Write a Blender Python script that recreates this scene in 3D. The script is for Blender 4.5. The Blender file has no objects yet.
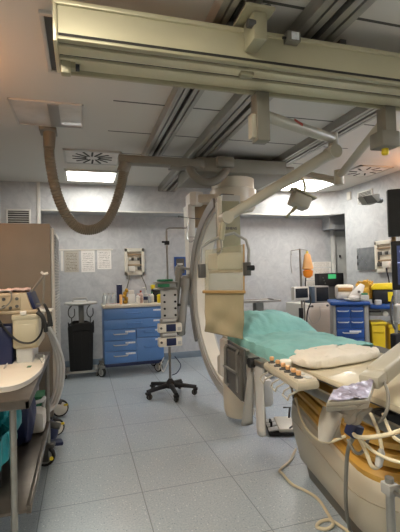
import bpy, bmesh, math, random
from mathutils import Vector, Matrix, Euler, noise
random.seed(7)
D = bpy.data; S = bpy.context.scene; COL = S.collection
PI = math.pi; R = math.radians
V = Vector

# ---------------------------------------------------------------- camera basis
F = 400.0; CX, CY, H = 200.0, 266.0, 1.42
_dy = V(((82-CX)/F, -(279-CY)/F, -1)).normalized()
_dx = V(((1556-CX)/F, -(238-CY)/F, -1)); _dx = (_dx - _dx.dot(_dy)*_dy).normalized()
_dz = _dx.cross(_dy)
def at(x, y, X=None, Y=None, Z=None):
    c = V(((x-CX)/F, -(y-CY)/F, -1)); r = V((_dx.dot(c), _dy.dot(c), _dz.dot(c)))
    t = X/r.x if X is not None else Y/r.y if Y is not None else (Z-H)/r.z
    return V((0, 0, H)) + r*t
cam = D.objects.new('camera', D.cameras.new('camera')); COL.objects.link(cam)
Mc = Matrix((_dx, _dy, _dz)).to_4x4(); Mc.translation = (0, 0, H); cam.matrix_world = Mc
cam.data.sensor_fit = 'VERTICAL'; cam.data.sensor_height = 36; cam.data.lens = 36*F/532
cam.data.clip_start = .05
S.camera = cam
S.view_settings.view_transform = 'Standard'; S.view_settings.look = 'None'
S.view_settings.gamma = 1; S.view_settings.use_curve_mapping = False; S.view_settings.exposure = 1.6

# ---------------------------------------------------------------- materials
def lin(h):
    h = h.lstrip('#'); o = []
    for i in (0, 2, 4):
        c = int(h[i:i+2], 16)/255; o.append(c/12.92 if c <= .04045 else ((c+.055)/1.055)**2.4)
    return (*o, 1)
def mat(name, col, rough=.5, metal=0., var=.1, scale=6., bump=0., bscale=60., trans=0., alpha=1., emit=0., ecol=None, coat=0., stretch=None):
    m = D.materials.new(name); m.use_nodes = True; n = m.node_tree.nodes; l = m.node_tree.links
    b = n['Principled BSDF']; c = lin(col)
    b.inputs['Roughness'].default_value = rough; b.inputs['Metallic'].default_value = metal
    b.inputs['Base Color'].default_value = c
    b.inputs['Transmission Weight'].default_value = trans; b.inputs['Alpha'].default_value = alpha
    b.inputs['Coat Weight'].default_value = coat
    tc = n.new('ShaderNodeTexCoord'); mp = n.new('ShaderNodeMapping'); l.new(tc.outputs['Object'], mp.inputs['Vector'])
    if stretch: mp.inputs['Scale'].default_value = stretch
    if var:
        t = n.new('ShaderNodeTexNoise'); t.inputs['Scale'].default_value = scale; t.inputs['Detail'].default_value = 5
        l.new(mp.outputs[0], t.inputs['Vector'])
        r = n.new('ShaderNodeValToRGB'); r.color_ramp.elements[0].position = .3; r.color_ramp.elements[1].position = .7
        r.color_ramp.elements[0].color = (*[x*(1-var) for x in c[:3]], 1); r.color_ramp.elements[1].color = (*[min(1, x*(1+var)) for x in c[:3]], 1)
        l.new(t.outputs['Fac'], r.inputs['Fac']); l.new(r.outputs['Color'], b.inputs['Base Color'])
    if bump:
        t2 = n.new('ShaderNodeTexNoise'); t2.inputs['Scale'].default_value = bscale; t2.inputs['Detail'].default_value = 4
        l.new(mp.outputs[0], t2.inputs['Vector'])
        bp = n.new('ShaderNodeBump'); bp.inputs['Strength'].default_value = bump; bp.inputs['Distance'].default_value = .01
        l.new(t2.outputs['Fac'], bp.inputs['Height']); l.new(bp.outputs['Normal'], b.inputs['Normal'])
    if emit:
        b.inputs['Emission Color'].default_value = lin(ecol or col); b.inputs['Emission Strength'].default_value = emit
    return m
def wall_mat():
    m = mat('wall_vinyl', '#b4b7b9', .55, var=0, bump=.15, bscale=45)
    n = m.node_tree.nodes; l = m.node_tree.links; b = n['Principled BSDF']
    tc = n.new('ShaderNodeTexCoord')
    t = n.new('ShaderNodeTexNoise'); t.inputs['Scale'].default_value = 5; t.inputs['Detail'].default_value = 10; t.inputs['Roughness'].default_value = .72; t.inputs['Distortion'].default_value = 1.6
    l.new(tc.outputs['Object'], t.inputs['Vector'])
    r = n.new('ShaderNodeValToRGB'); e = r.color_ramp.elements
    e[0].position = .32; e[0].color = lin('#abaeb2'); e[1].position = .68; e[1].color = lin('#c6c8c9')
    l.new(t.outputs['Fac'], r.inputs['Fac']); l.new(r.outputs['Color'], b.inputs['Base Color'])
    return m
def math_node(n, l, op, a, bv=None, c=None):
    k = n.new('ShaderNodeMath'); k.operation = op
    for i, v in enumerate((a, bv, c)):
        if v is None: continue
        if isinstance(v, (int, float)): k.inputs[i].default_value = v
        else: l.new(v, k.inputs[i])
    return k.outputs[0]
def seam(n, l, coord, off, step, w):
    f = math_node(n, l, 'FRACT', math_node(n, l, 'DIVIDE', math_node(n, l, 'SUBTRACT', coord, off-step*8), step))
    f = math_node(n, l, 'ABSOLUTE', math_node(n, l, 'SUBTRACT', f, .5))
    return math_node(n, l, 'GREATER_THAN', f, .5 - w/step/2)
def floor_mat():
    m = mat('floor_vinyl', '#8a9398', .24, var=0)
    n = m.node_tree.nodes; l = m.node_tree.links; b = n['Principled BSDF']
    tc = n.new('ShaderNodeTexCoord'); sp = n.new('ShaderNodeSeparateXYZ'); l.new(tc.outputs['Object'], sp.inputs[0])
    t = n.new('ShaderNodeTexNoise'); t.inputs['Scale'].default_value = 90; t.inputs['Detail'].default_value = 3; l.new(tc.outputs['Object'], t.inputs['Vector'])
    r = n.new('ShaderNodeValToRGB'); e = r.color_ramp.elements
    e[0].position = .3; e[0].color = lin('#9faab2'); e[1].position = .7; e[1].color = lin('#b3bdc4'); l.new(t.outputs['Fac'], r.inputs['Fac'])
    def specks(scale, thr, hexc, prev):
        v = n.new('ShaderNodeTexVoronoi'); v.inputs['Scale'].default_value = scale; l.new(tc.outputs['Object'], v.inputs['Vector'])
        sc = n.new('ShaderNodeSeparateColor'); l.new(v.outputs['Color'], sc.inputs[0])
        near = math_node(n, l, 'LESS_THAN', v.outputs['Distance'], .23)
        pick = math_node(n, l, 'GREATER_THAN', sc.outputs[0], thr)
        f = math_node(n, l, 'MULTIPLY', near, pick)
        mx = n.new('ShaderNodeMix'); mx.data_type = 'RGBA'; l.new(f, mx.inputs[0]); l.new(prev, mx.inputs[6]); mx.inputs[7].default_value = lin(hexc)
        return mx.outputs[2]
    c = specks(62, .82, '#d3d9db', r.outputs['Color']); c = specks(70, .82, '#808c93', c)
    s = math_node(n, l, 'MAXIMUM', seam(n, l, sp.outputs[0], .355, .63, .006), seam(n, l, sp.outputs[1], 2.69, .63, .006))
    mx = n.new('ShaderNodeMix'); mx.data_type = 'RGBA'; l.new(s, mx.inputs[0]); l.new(c, mx.inputs[6]); mx.inputs[7].default_value = lin('#858d91')
    l.new(mx.outputs[2], b.inputs['Base Color'])
    return m
def ceiling_mat():
    m = mat('ceiling_paint', '#cbc8c0', .6, var=0, bump=.05)
    n = m.node_tree.nodes; l = m.node_tree.links; b = n['Principled BSDF']
    tc = n.new('ShaderNodeTexCoord'); sp = n.new('ShaderNodeSeparateXYZ'); l.new(tc.outputs['Object'], sp.inputs[0])
    s = seam(n, l, sp.outputs[1], 3.36, .71, .022)
    a = math_node(n, l, 'MULTIPLY', math_node(n, l, 'GREATER_THAN', sp.outputs[0], .28), math_node(n, l, 'LESS_THAN', sp.outputs[0], 3.1))
    a2 = math_node(n, l, 'LESS_THAN', sp.outputs[1], 5.2)
    s = math_node(n, l, 'MULTIPLY', s, math_node(n, l, 'MULTIPLY', a, a2))
    mx = n.new('ShaderNodeMix'); mx.data_type = 'RGBA'; l.new(s, mx.inputs[0]); mx.inputs[6].default_value = lin('#cbc8c0'); mx.inputs[7].default_value = lin('#4a4a46')
    l.new(mx.outputs[2], b.inputs['Base Color'])
    return m
def paper_mat(name, col, ink, rows, thr=.5):
    m = mat(name, col, .8, var=0); n = m.node_tree.nodes; l = m.node_tree.links; b = n['Principled BSDF']
    tc = n.new('ShaderNodeTexCoord'); sp = n.new('ShaderNodeSeparateXYZ'); l.new(tc.outputs['Generated'], sp.inputs[0])
    f = math_node(n, l, 'FRACT', math_node(n, l, 'MULTIPLY', sp.outputs[2], rows)); f = math_node(n, l, 'LESS_THAN', f, .45)
    t = n.new('ShaderNodeTexNoise'); t.inputs['Scale'].default_value = 22; l.new(tc.outputs['Generated'], t.inputs['Vector'])
    g = math_node(n, l, 'GREATER_THAN', t.outputs['Fac'], thr)
    e = math_node(n, l, 'LESS_THAN', math_node(n, l, 'ABSOLUTE', math_node(n, l, 'SUBTRACT', sp.outputs[0], .5)), .4)
    e2 = math_node(n, l, 'LESS_THAN', math_node(n, l, 'ABSOLUTE', math_node(n, l, 'SUBTRACT', sp.outputs[2], .5)), .42)
    k = math_node(n, l, 'MULTIPLY', math_node(n, l, 'MULTIPLY', f, g), math_node(n, l, 'MULTIPLY', e, e2))
    mx = n.new('ShaderNodeMix'); mx.data_type = 'RGBA'; l.new(k, mx.inputs[0]); mx.inputs[6].default_value = lin(col); mx.inputs[7].default_value = lin(ink)
    l.new(mx.outputs[2], b.inputs['Base Color']); return m

M = dict(
 wall=wall_mat(), rearwall=mat('rear_wall_bounce_cut', '#6f7073', .6), slate=mat('slate_plastic', '#46586a', .5), floor=floor_mat(), ceil=ceiling_mat(),
 trim=mat('white_trim', '#d5d4cf', .5), cove=mat('blue_cove', '#7e8c99', .5), door=mat('door_laminate', '#cfcfcb', .4),
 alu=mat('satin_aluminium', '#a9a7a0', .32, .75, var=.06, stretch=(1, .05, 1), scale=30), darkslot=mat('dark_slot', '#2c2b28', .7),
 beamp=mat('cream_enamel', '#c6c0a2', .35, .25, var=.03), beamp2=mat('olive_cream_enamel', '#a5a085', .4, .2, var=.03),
 arm=mat('warm_grey_enamel', '#a9a494', .38, var=.04), armd=mat('taupe_enamel', '#78756a', .45, var=.05),
 siem=mat('ivory_enamel', '#c9c1ae', .35, var=.03), olive=mat('olive_grey_enamel', '#928e76', .4, var=.04), white=mat('white_enamel', '#d8d5cc', .35, var=.03),
 tan=mat('tan_panel', '#a08a6c', .45, var=.05), grey=mat('mid_grey_plastic', '#8e8d88', .45, var=.05), lgrey=mat('light_grey_plastic', '#b7b6b1', .4, var=.05),
 dgrey=mat('dark_grey_plastic', '#4c4b48', .5, var=.1), black=mat('black_plastic', '#0c0c0d', .6, var=.2), rubber=mat('black_rubber', '#1a1a1a', .7, var=.2),
 hose=mat('corrugated_hose', '#7a7465', .5, var=.06), steel=mat('stainless_steel', '#9a968e', .3, .9, var=.08, stretch=(1, .1, 1), scale=25),
 steeld=mat('worn_steel', '#6c645b', .35, .8, var=.15, scale=9), chrome=mat('chrome', '#c8c8c6', .15, 1., var=.02),
 blue=mat('blue_lacquer', '#5a84bd', .4, var=.05), blue2=mat('royal_blue_lacquer', '#19468a', .38, var=.05), navy=mat('navy_plastic', '#141f45', .45, var=.1),
 worktop=mat('beige_worktop', '#cfc7b6', .4, var=.05), label=mat('label_white', '#d8dce0', .6, var=.15, scale=60),
 teal=mat('teal_drape', '#86bfbc', .75, var=.12, scale=4, bump=.6, bscale=25), linen=mat('cream_linen', '#ddd6c8', .85, var=.06, bump=.6, bscale=22),
 pad=mat('cream_tabletop', '#c6bca2', .28, var=.03, coat=.3), amber=mat('amber_bellows', '#c0933f', .45, var=.15), bag=mat('teal_plastic_bag', '#1f8c93', .3, var=.25, scale=9, bump=.6, bscale=14),
 lead=mat('lead_curtain', '#a09070', .6, var=.06, bump=.5, bscale=12, stretch=(1, 1, .6)), wood=mat('wood_rail', '#a8834f', .45, var=.2, stretch=(1, 1, 12), scale=8),
 yellow=mat('yellow_plastic', '#e3c91e', .4, var=.06), yellowd=mat('ochre_yellow_plastic', '#d9b81c', .45, var=.08), orange=mat('orange_fluid', '#e88a1c', .35, var=.1), peach=mat('peach_label', '#f0b774', .5, var=.06),
 knob=mat('orange_knob', '#d3a06a', .4, var=.05), green=mat('green_plastic', '#23744d', .4, var=.1), gold=mat('gold_foil', '#c49a3c', .35, .55, var=.3, scale=14, bump=.8, bscale=20),
 paper=mat('white_paper', '#e4e3df', .8, var=.04), cream=mat('cream_plastic', '#dcd7c8', .4, var=.04), beige=mat('beige_cabinet', '#857b6c', .5, var=.04),
 esu=mat('sand_plastic', '#a8977a', .45, var=.06), esu2=mat('pale_sand_plastic', '#b5ac92', .45, var=.05), pink=mat('pink_gauze', '#d9bcb4', .8, var=.25, scale=40),
 cablew=mat('cream_cable', '#cfc3a4', .45, var=.05), cableg=mat('grey_cable', '#7a766c', .5, var=.05), cablek=mat('black_cable', '#171717', .5, var=.05), hosew=mat('translucent_hose', '#c9c9c6', .35, var=.05),
 screen=mat('dark_screen', '#20242b', .15, var=.15), ui=mat('screen_slate', '#333a58', .3, var=.06, emit=.25, ecol='#39405f'), uil=mat('screen_mark', '#9aa4c8', .4, var=0, emit=.6),
 greenled=mat('green_display', '#3fae6d', .4, var=0, emit=.15), red=mat('red_sticker', '#a8402c', .6, var=.1),
 lightp=mat('lamp_diffuser', '#ffffff', .5, var=0, emit=7.0, ecol='#fbf7ee'), warmlamp=mat('warm_bulb', '#ffe2b0', .5, var=0, emit=26, ecol='#ffb070'),
 lightf=mat('front_fill_diffuser', '#fff2d8', .5, var=0, emit=14.0, ecol='#fff4e2'), purple=mat('film_covered_glass', '#8d8798', .22, var=.35, scale=14, bump=.9, bscale=28),
 halff=mat('rear_fill_diffuser', '#fff2d8', .5, var=0, emit=6.0, ecol='#fff0d8'), apron=mat('charcoal_vinyl', '#57544e', .5, var=.1),
 skirt=mat('dark_taupe_skirting', '#6d665a', .5, var=.05), glassy=mat('access_panel_gloss', '#c2bfb8', .12, var=.2, scale=3), khaki=mat('khaki_body', '#b8ae98', .36, var=.03),
)
def glass(name, col, alpha, rough=.08):
    m = D.materials.new(name); m.use_nodes = True; n = m.node_tree.nodes; l = m.node_tree.links
    n.remove(n['Principled BSDF']); o = n['Material Output']
    tr = n.new('ShaderNodeBsdfTransparent'); gl = n.new('ShaderNodeBsdfPrincipled'); gl.inputs['Base Color'].default_value = lin(col); gl.inputs['Roughness'].default_value = rough
    t = n.new('ShaderNodeTexNoise'); t.inputs['Scale'].default_value = 9; t.inputs['Detail'].default_value = 5
    tc = n.new('ShaderNodeTexCoord'); l.new(tc.outputs['Object'], t.inputs['Vector'])
    mr = n.new('ShaderNodeMapRange'); mr.inputs['From Min'].default_value = .3; mr.inputs['From Max'].default_value = .7; mr.inputs['To Min'].default_value = alpha*.75; mr.inputs['To Max'].default_value = min(1, alpha*1.25)
    l.new(t.outputs['Fac'], mr.inputs['Value'])
    tr.inputs['Color'].default_value = (*[.6+.4*x for x in lin(col)[:3]], 1)
    mx = n.new('ShaderNodeMixShader'); l.new(mr.outputs[0], mx.inputs[0]); l.new(tr.outputs[0], mx.inputs[1]); l.new(gl.outputs[0], mx.inputs[2]); l.new(mx.outputs[0], o.inputs['Surface'])
    return m
M['cool']=mat('cool_fill_diffuser', '#ffffff', .5, var=0, emit=11.0, ecol='#f4f6ff'); M['acrylic'] = glass('clear_acrylic', '#d9d3bc', .20); M['plate'] = glass('smoked_plate', '#8f9396', .55); M['film'] = glass('plastic_film', '#b9b2a4', .62, .15)
M['flap'] = glass('grey_film', '#a29d93', .88, .25); M['bottleclear'] = glass('clear_bottle', '#dfe4e6', .5)
M['text1'] = paper_mat('printed_sheet', '#eceae6', '#9c9a98', 12); M['text2'] = paper_mat('photo_sheet', '#b8b3a8', '#6d675c', 14, .5); M['text3'] = paper_mat('form_sheet', '#f2efe8', '#a8a298', 16, .45)

# ---------------------------------------------------------------- mesh builder
def frame(d, up=V((0, 0, 1))):
    z = V(d).normalized()
    if abs(z.dot(up)) > .98: up = V((0, 1, 0))
    x = up.cross(z).normalized(); y = z.cross(x)
    return Matrix((x, y, z)).transposed()
def smooth(pts, k=6):
    p = [V(q) for q in pts]; p = [p[0]*2-p[1]] + p + [p[-1]*2-p[-2]]; o = []
    for i in range(1, len(p)-2):
        for j in range(k):
            t = j/k; a, b, c, d = p[i-1:i+3]
            o.append(.5*((2*b)+(c-a)*t+(2*a-5*b+4*c-d)*t*t+(3*b-a-3*c+d)*t**3))
    return o+[p[-2]]
class MB:
    def __init__(s, M0=None): s.b = bmesh.new(); s.M = M0 or Matrix()
    def _add(s, vs, fs):
        vv = [s.b.verts.new(s.M @ V(v)) for v in vs]
        for f in fs:
            try: s.b.faces.new([vv[i] for i in f])
            except ValueError: pass
        return s
    def box(s, x0, x1, y0, y1, z0, z1, bev=0, seg=2):
        return s.obox(((x0+x1)/2, (y0+y1)/2, (z0+z1)/2), (abs(x1-x0), abs(y1-y0), abs(z1-z0)), None, bev, seg)
    def obox(s, c, size, rot=None, bev=0, seg=2):
        t = bmesh.new(); bmesh.ops.create_cube(t, size=1)
        bmesh.ops.scale(t, vec=size, verts=t.verts)
        if bev: bmesh.ops.bevel(t, geom=list(t.edges), offset=min(bev, min(size)*.49), segments=seg, affect='EDGES', profile=.5)
        m = Matrix.Translation(c)
        if rot is not None: m = m @ (rot.to_4x4() if isinstance(rot, Matrix) else Euler(rot).to_matrix().to_4x4())
        t.transform(s.M @ m); s._merge(t); return s
    def _merge(s, t):
        me = D.meshes.new('tmp'); t.to_mesh(me); t.free(); s.b.from_mesh(me); D.meshes.remove(me)
    def cyl(s, p0, p1, r0, r1=None, n=16): return s.loft([(p0, r0), (p1, r0 if r1 is None else r1)], n)
    def loft(s, rings, n=16):
        p = [V(q) for q, _ in rings]; rs = [r for _, r in rings]; vs = []; fs = []
        d0 = (p[1]-p[0]).normalized(); fr = frame(d0)
        for i in range(len(p)):
            d = (p[min(i+1, len(p)-1)]-p[max(i-1, 0)])
            if d.length > 1e-7:
                d.normalize(); q = d0.rotation_difference(d).to_matrix(); fr = q @ fr; d0 = d
            for k in range(n):
                a = 2*PI*k/n; vs.append(p[i] + fr @ V((rs[i]*math.cos(a), rs[i]*math.sin(a), 0)))
        for i in range(len(p)-1):
            for k in range(n):
                k2 = (k+1) % n; fs.append((i*n+k, i*n+k2, (i+1)*n+k2, (i+1)*n+k))
        fs.append(tuple(range(n))[::-1]); fs.append(tuple(range((len(p)-1)*n, len(p)*n)))
        return s._add(vs, fs)
    def tube(s, pts, r, n=8, k=6, sm=True):
        q = smooth(pts, k) if sm and len(pts) > 2 else [V(a) for a in pts]
        return s.loft([(a, r) for a in q], n)
    def lathe(s, c, prof, n=20, rot=None):
        c = V(c); m = rot or Matrix.Identity(3); vs = []; fs = []
        for r, z in prof:
            for k in range(n):
                a = 2*PI*k/n; vs.append(c + m @ V((max(r, 1e-4)*math.cos(a), max(r, 1e-4)*math.sin(a), z)))
        for i in range(len(prof)-1):
            for k in range(n):
                k2 = (k+1) % n; fs.append((i*n+k, i*n+k2, (i+1)*n+k2, (i+1)*n+k))
        fs.append(tuple(range(n))[::-1]); fs.append(tuple(range((len(prof)-1)*n, len(prof)*n)))
        return s._add(vs, fs)
    def sphere(s, c, r, n=16):
        if isinstance(r, (int, float)): r = (r, r, r)
        t = bmesh.new(); bmesh.ops.create_uvsphere(t, u_segments=n, v_segments=max(6, n//2), radius=1)
        t.transform(s.M @ Matrix.Translation(c) @ Matrix.Diagonal((*r, 1))); s._merge(t); return s
    def prism(s, poly, a0, a1, axis='z', bev=0):
        t = bmesh.new()
        def P(u, v, w): return {'z': (u, v, w), 'y': (u, w, v), 'x': (w, u, v)}[axis]
        lo = [t.verts.new(P(u, v, a0)) for u, v in poly]; hi = [t.verts.new(P(u, v, a1)) for u, v in poly]; n = len(poly)
        t.faces.new(lo[::-1]); t.faces.new(hi)
        for i in range(n): t.faces.new((lo[i], lo[(i+1) % n], hi[(i+1) % n], hi[i]))
        bmesh.ops.recalc_face_normals(t, faces=t.faces)
        if bev:
            bmesh.ops.bevel(t, geom=[e for e in t.edges if not (e.verts[0] in lo and e.verts[1] in hi) and not (e.verts[1] in lo and e.verts[0] in hi)], offset=bev, segments=2, affect='EDGES', profile=.5)
        t.transform(s.M); s._merge(t); return s
    def grid(s, fn, nu, nv, closed=False):
        vs = [fn(i/nu, j/nv) for j in range(nv+1) for i in range(nu+1)]
        fs = [(j*(nu+1)+i, j*(nu+1)+i+1, (j+1)*(nu+1)+i+1, (j+1)*(nu+1)+i) for j in range(nv) for i in range(nu)]
        return s._add(vs, fs)
    def obj(s, name, m, parent=None, label=None, cat=None, group=None, kind=None, ang=35, sol=0, recalc=True):
        if recalc: bmesh.ops.recalc_face_normals(s.b, faces=s.b.faces)
        for f in s.b.faces: f.smooth = True
        me = D.meshes.new(name); 
        off = V((0, 0, 0))
        if parent is None and s.b.verts and kind != 'structure':
            xs = [v.co for v in s.b.verts]
            off = V(((min(v.x for v in xs)+max(v.x for v in xs))/2, (min(v.y for v in xs)+max(v.y for v in xs))/2, min(v.z for v in xs)))
            bmesh.ops.translate(s.b, vec=-off, verts=s.b.verts)
        s.b.to_mesh(me); s.b.free(); me.set_sharp_from_angle(angle=R(ang))
        me.materials.append(M[m] if isinstance(m, str) else m)
        o = D.objects.new(name, me); COL.objects.link(o)
        if parent is not None: attach(o, parent)
        else: o.location = off
        if sol:
            k = o.modifiers.new('thickness', 'SOLIDIFY'); k.thickness = sol; k.offset = 0
        tag(o, label, cat, group, kind); return o
def attach(o, parent):
    o.parent = parent
    if parent.get('_w') is None:
        o.matrix_parent_inverse = Matrix.Translation(-parent.location)
        if parent.parent is not None: o.matrix_parent_inverse = Matrix()
def tag(o, label=None, cat=None, group=None, kind=None):
    for k, v in (('label', label), ('category', cat), ('group', group), ('kind', kind)):
        if v: o[k] = v
def thing(name, label, cat, loc, group=None):
    o = D.objects.new(name, None); COL.objects.link(o); o.location = loc; o.empty_display_size = .1
    tag(o, label, cat, group); return o
def dup(root, loc, label=None, rotz=None):
    def cp(o, par):
        c = o.copy(); COL.objects.link(c)
        if par is not None: c.parent = par
        for ch in o.children: cp(ch, c)
        return c
    r = cp(root, None); r.location = loc
    if rotz is not None: r.rotation_euler = (0, 0, rotz)
    if label: r['label'] = label
    return r
def struct(name, mb, m, parent=None): return mb.obj(name, m, parent, kind='structure' if parent is None else None)
def text(txt, size, M4, m, parent, name='lettering'):
    cu = D.curves.new(name, 'FONT'); cu.body = txt; cu.size = size; cu.align_x = 'CENTER'; cu.align_y = 'CENTER'; cu.extrude = .001
    o = D.objects.new('tmp_text', cu); COL.objects.link(o); bpy.context.view_layer.update()
    me = D.meshes.new_from_object(o.evaluated_get(bpy.context.evaluated_depsgraph_get())); D.objects.remove(o); D.curves.remove(cu)
    me.transform(M4); me.materials.clear(); me.materials.append(M[m]); q = D.objects.new(name, me); COL.objects.link(q); attach(q, parent); return q
def caster(root, x, y, r=.05, w=.025, az=0, hub='lgrey', fork='dgrey', top=None, name='caster'):
    top = top or 2*r+.05; m = Matrix.Translation((x, y, 0)) @ Matrix.Rotation(az, 4, 'Z')
    b = MB(m); b.cyl((0, 0, top-.03), (0, 0, top), .014, n=10)
    b.obox((0, .012, 2*r+.005), (w+.03, r*1.6, .03), None, .008)
    for sx in (-1, 1): b.obox((sx*(w/2+.008), .02, r*1.35), (.006, r*.7, r*1.6), None, .002)
    c = b.obj(name, fork, root)
    MB(m).lathe((0, .025, r), [(r*.7, -w/2), (r*.94, -w/2), (r, -w/4), (r, w/4), (r*.94, w/2), (r*.7, w/2)], 22, Matrix.Rotation(PI/2, 3, 'Y')).obj('wheel', 'rubber', c)
    MB(m).lathe((0, .025, r), [(r*.2, -w/2-.004), (r*.72, -w/2-.001), (r*.72, w/2+.001), (r*.2, w/2+.004)], 18, Matrix.Rotation(PI/2, 3, 'Y')).obj('hub', hub, c)
    return c

# ================================================================ room shell
XL, XR, YF, YB, YS, ZC, ZS = -1.13, 4.55, -2.0, 6.8, 6.45, 2.9, 2.47
struct('floor', MB().box(XL-.1, 5.8, YF-.1, YB+.1, -.1, 0), 'floor')
struct('ceiling', MB().box(XL-.1, 5.8, YF-.1, YB+.1, ZC, ZC+.1), 'ceil')
struct('wall_back', MB().box(XL-.1, 5.8, YB, YB+.1, 0, ZC), 'wall')
struct('wall_left', MB().box(XL-.1, XL, YF, YB, 0, ZC), 'wall')
struct('wall_left_return', MB().box(XL, -.6, YS, YB, 0, ZC), 'wall')
struct('wall_right', MB().box(XR, XR+.12, YF, 6.13, 0, ZC).box(XR, XR+.12, 6.13, YS, 2.53, ZC), 'wall')
struct('wall_alcove', MB().box(5.7, 5.8, 6.0, YB, 0, ZC).box(XR+.12, 5.7, 6.03, 6.13, 0, ZC), 'wall')
struct('wall_front', MB().box(XL-.1, 5.8, YF-.1, YF, 0, ZC), 'rearwall')  # unseen wall, coloured dark to cut the bounced fill light
arc = [(3.9+.65*math.sin(a), YS-.33*(1-math.cos(a))) for a in [R(i*10) for i in range(10)]]
struct('trim_1', MB().prism([(-.6, YB), (-.6, YS)] + [(3.9, YS)] + arc[1:] + [(XR, YB)], ZS, ZC).box(XR, 5.7, 6.13, YB, 2.53, ZC), 'wall')
struct('trim_2', MB().box(-.63, -.58, YS-.012, YS+.02, 0, ZC, .004), 'trim')
struct('trim_3', MB().box(-.58, 4.3, YS-.006, YS+.002, ZS-.004, ZS+.02, .002), 'trim')
struct('trim_4', MB().box(4.52, 5.7, 6.55, YB, 2.24, 2.53), 'wall')
struct('baseboard_back', MB().box(-.6, 5.7, YB-.015, YB, 0, .11, .004), 'cove')
struct('baseboard_right', MB().box(XR-.015, XR, YF, 6.13, 0, .11, .004), 'cove')
dr = MB().box(4.79, 5.65, YB-.05, YB-.01, 0, 2.22, .004).obj('door_1', 'door', kind='structure')
MB().box(4.70, 4.75, YB-.09, YB, 0, 2.24, .006).obj('door_frame', 'trim', dr)
MB().box(4.85, 4.87, YB-.08, YB-.05, 1.7, 1.75).obj('door_handle', 'dgrey', dr)

# ---------------------------------------------------------------- ceiling lights, vents, panels
def light_panel(x0, x1, y0, y1, label, m='lightp', group=None):
    t = thing('ceiling_light', label, 'light', ((x0+x1)/2, (y0+y1)/2, ZC-.03), group)
    f = MB()
    for a in ((x0, x1, y0, y0+.03), (x0, x1, y1-.03, y1), (x0, x0+.03, y0+.03, y1-.03), (x1-.03, x1, y0+.03, y1-.03)): f.box(*a, ZC-.03, ZC)
    f.obj('frame', 'trim', t); MB().box(x0+.03, x1-.03, y0+.03, y1-.03, ZC-.018, ZC-.001).obj('diffuser', m, t)
light_panel(-.2, .51, 5.58, 6.17, 'square fluorescent ceiling light at left, behind the swirl vent and above the hose loop')
light_panel(3.3, 4.05, 5.45, 6.3, 'large fluorescent ceiling light at right, behind the hanging exam lamp')
light_panel(-.65, -.05, .1, 1.3, 'unseen warm ceiling panel added near the camera end of the room', 'lightf')  # unseen panel added for general brightness and the beam's bright left end
light_panel(3.75, 4.35, 1.5, 3.4, 'unseen long cool fill panel added beside the right wall', 'cool')  # added fill panel out of view, brightens the right side and back
light_panel(2.6, 3.2, -.6, .6, 'unseen fill panel added over the near end of the table, behind the camera', 'halff')  # added fill panel behind the camera, stands for no known fixture
def swirl(x0, x1, y0, y1, label, n=14, r0=.06):
    cx, cy = (x0+x1)/2, (y0+y1)/2; t = thing('ceiling_vent', label, 'vent', (cx, cy, ZC-.02), 'swirl vents')
    MB().box(x0, x1, y0, y1, ZC-.012, ZC, .004).obj('plate', 'trim', t)
    f = MB()
    for a in ((x0, x1, y0, y0+.025), (x0, x1, y1-.025, y1), (x0, x0+.025, y0, y1), (x1-.025, x1, y0, y1)): f.box(*a, ZC-.02, ZC)
    f.obj('frame', 'lgrey', t)
    s = MB(); L = min(x1-x0, y1-y0)/2-.05
    for k in range(n):
        a = 2*PI*k/n; m = Matrix.Translation((cx, cy, ZC-.014)) @ Matrix.Rotation(a, 4, 'Z')
        s.M = m; s.obox((r0+(L-r0)/2+.01, .03, 0), (L-r0, .022, .006), (0, 0, .25))
    s.M = Matrix(); s.obj('slots', 'darkslot', t)
    MB().lathe((cx, cy, ZC-.018), [(.035, 0), (.04, .006), (.04, .01)], 18).obj('hub', 'trim', t)
swirl(-.18, .48, 4.72, 5.27, 'square swirl ceiling vent at left, in front of the left ceiling light')
swirl(3.75, 4.3, 4.65, 5.2, 'swirl ceiling vent at right, lit warm near the right wall', 9, .1)
t = thing('access_panel', 'glossy rectangular ceiling access panel at left above the hose mount', 'panel', (-.25, 3.77, ZC-.01))
MB().box(-.54, .03, 3.5, 4.03, ZC-.01, ZC, .003).obj('panel', 'glassy', t)
f = MB()
for a in ((-.55, .04, 3.49, 3.505), (-.55, .04, 4.025, 4.04), (-.55, -.535, 3.49, 4.04), (.025, .04, 3.49, 4.04)): f.box(*a, ZC-.014, ZC)
f.obj('frame', 'lgrey', t)
MB().box(-.25, -.16, 3.52, 4.02, ZC-.016, ZC-.01).obj('strip', 'grey', t)
t = thing('ceiling_grille', 'narrow dark grey ceiling grille beside the left end of the overhead beam', 'grille', (-.1, 2.62, ZC-.03))
f = MB()
for a in ((-.2, .2, 2.3, 2.325), (-.2, .2, 2.945, 2.97), (-.2, -.175, 2.325, 2.945), (.175, .2, 2.325, 2.945)): f.box(*a, ZC-.02, ZC, .003)
f.obj('frame', 'lgrey', t); MB().box(-.175, .175, 2.325, 2.945, ZC-.006, ZC-.001).obj('mesh', 'dgrey', t)
def wall_vent(M4, w, h, label, nsl):
    t = thing('wall_vent', label, 'vent', M4.translation, None)
    f = MB(M4); 
    for a in ((-w/2, w/2, 0, .02, h/2-.025, h/2), (-w/2, w/2, 0, .02, -h/2, -h/2+.025), (-w/2, -w/2+.025, 0, .02, -h/2, h/2), (w/2-.025, w/2, 0, .02, -h/2, h/2)): f.box(*a, .003)
    f.obj('frame', 'trim', t); MB(M4).box(-w/2+.02, w/2-.02, 0.001, .004, -h/2+.02, h/2-.02).obj('backing', 'darkslot', t)
    for k in range(nsl):
        z = -h/2+.03+(k+.5)*(h-.06)/nsl; MB(M4).obox((0, .01, z), (w-.05, .018, .01), (R(-30), 0, 0)).obj('slat', 'lgrey', t)
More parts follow.
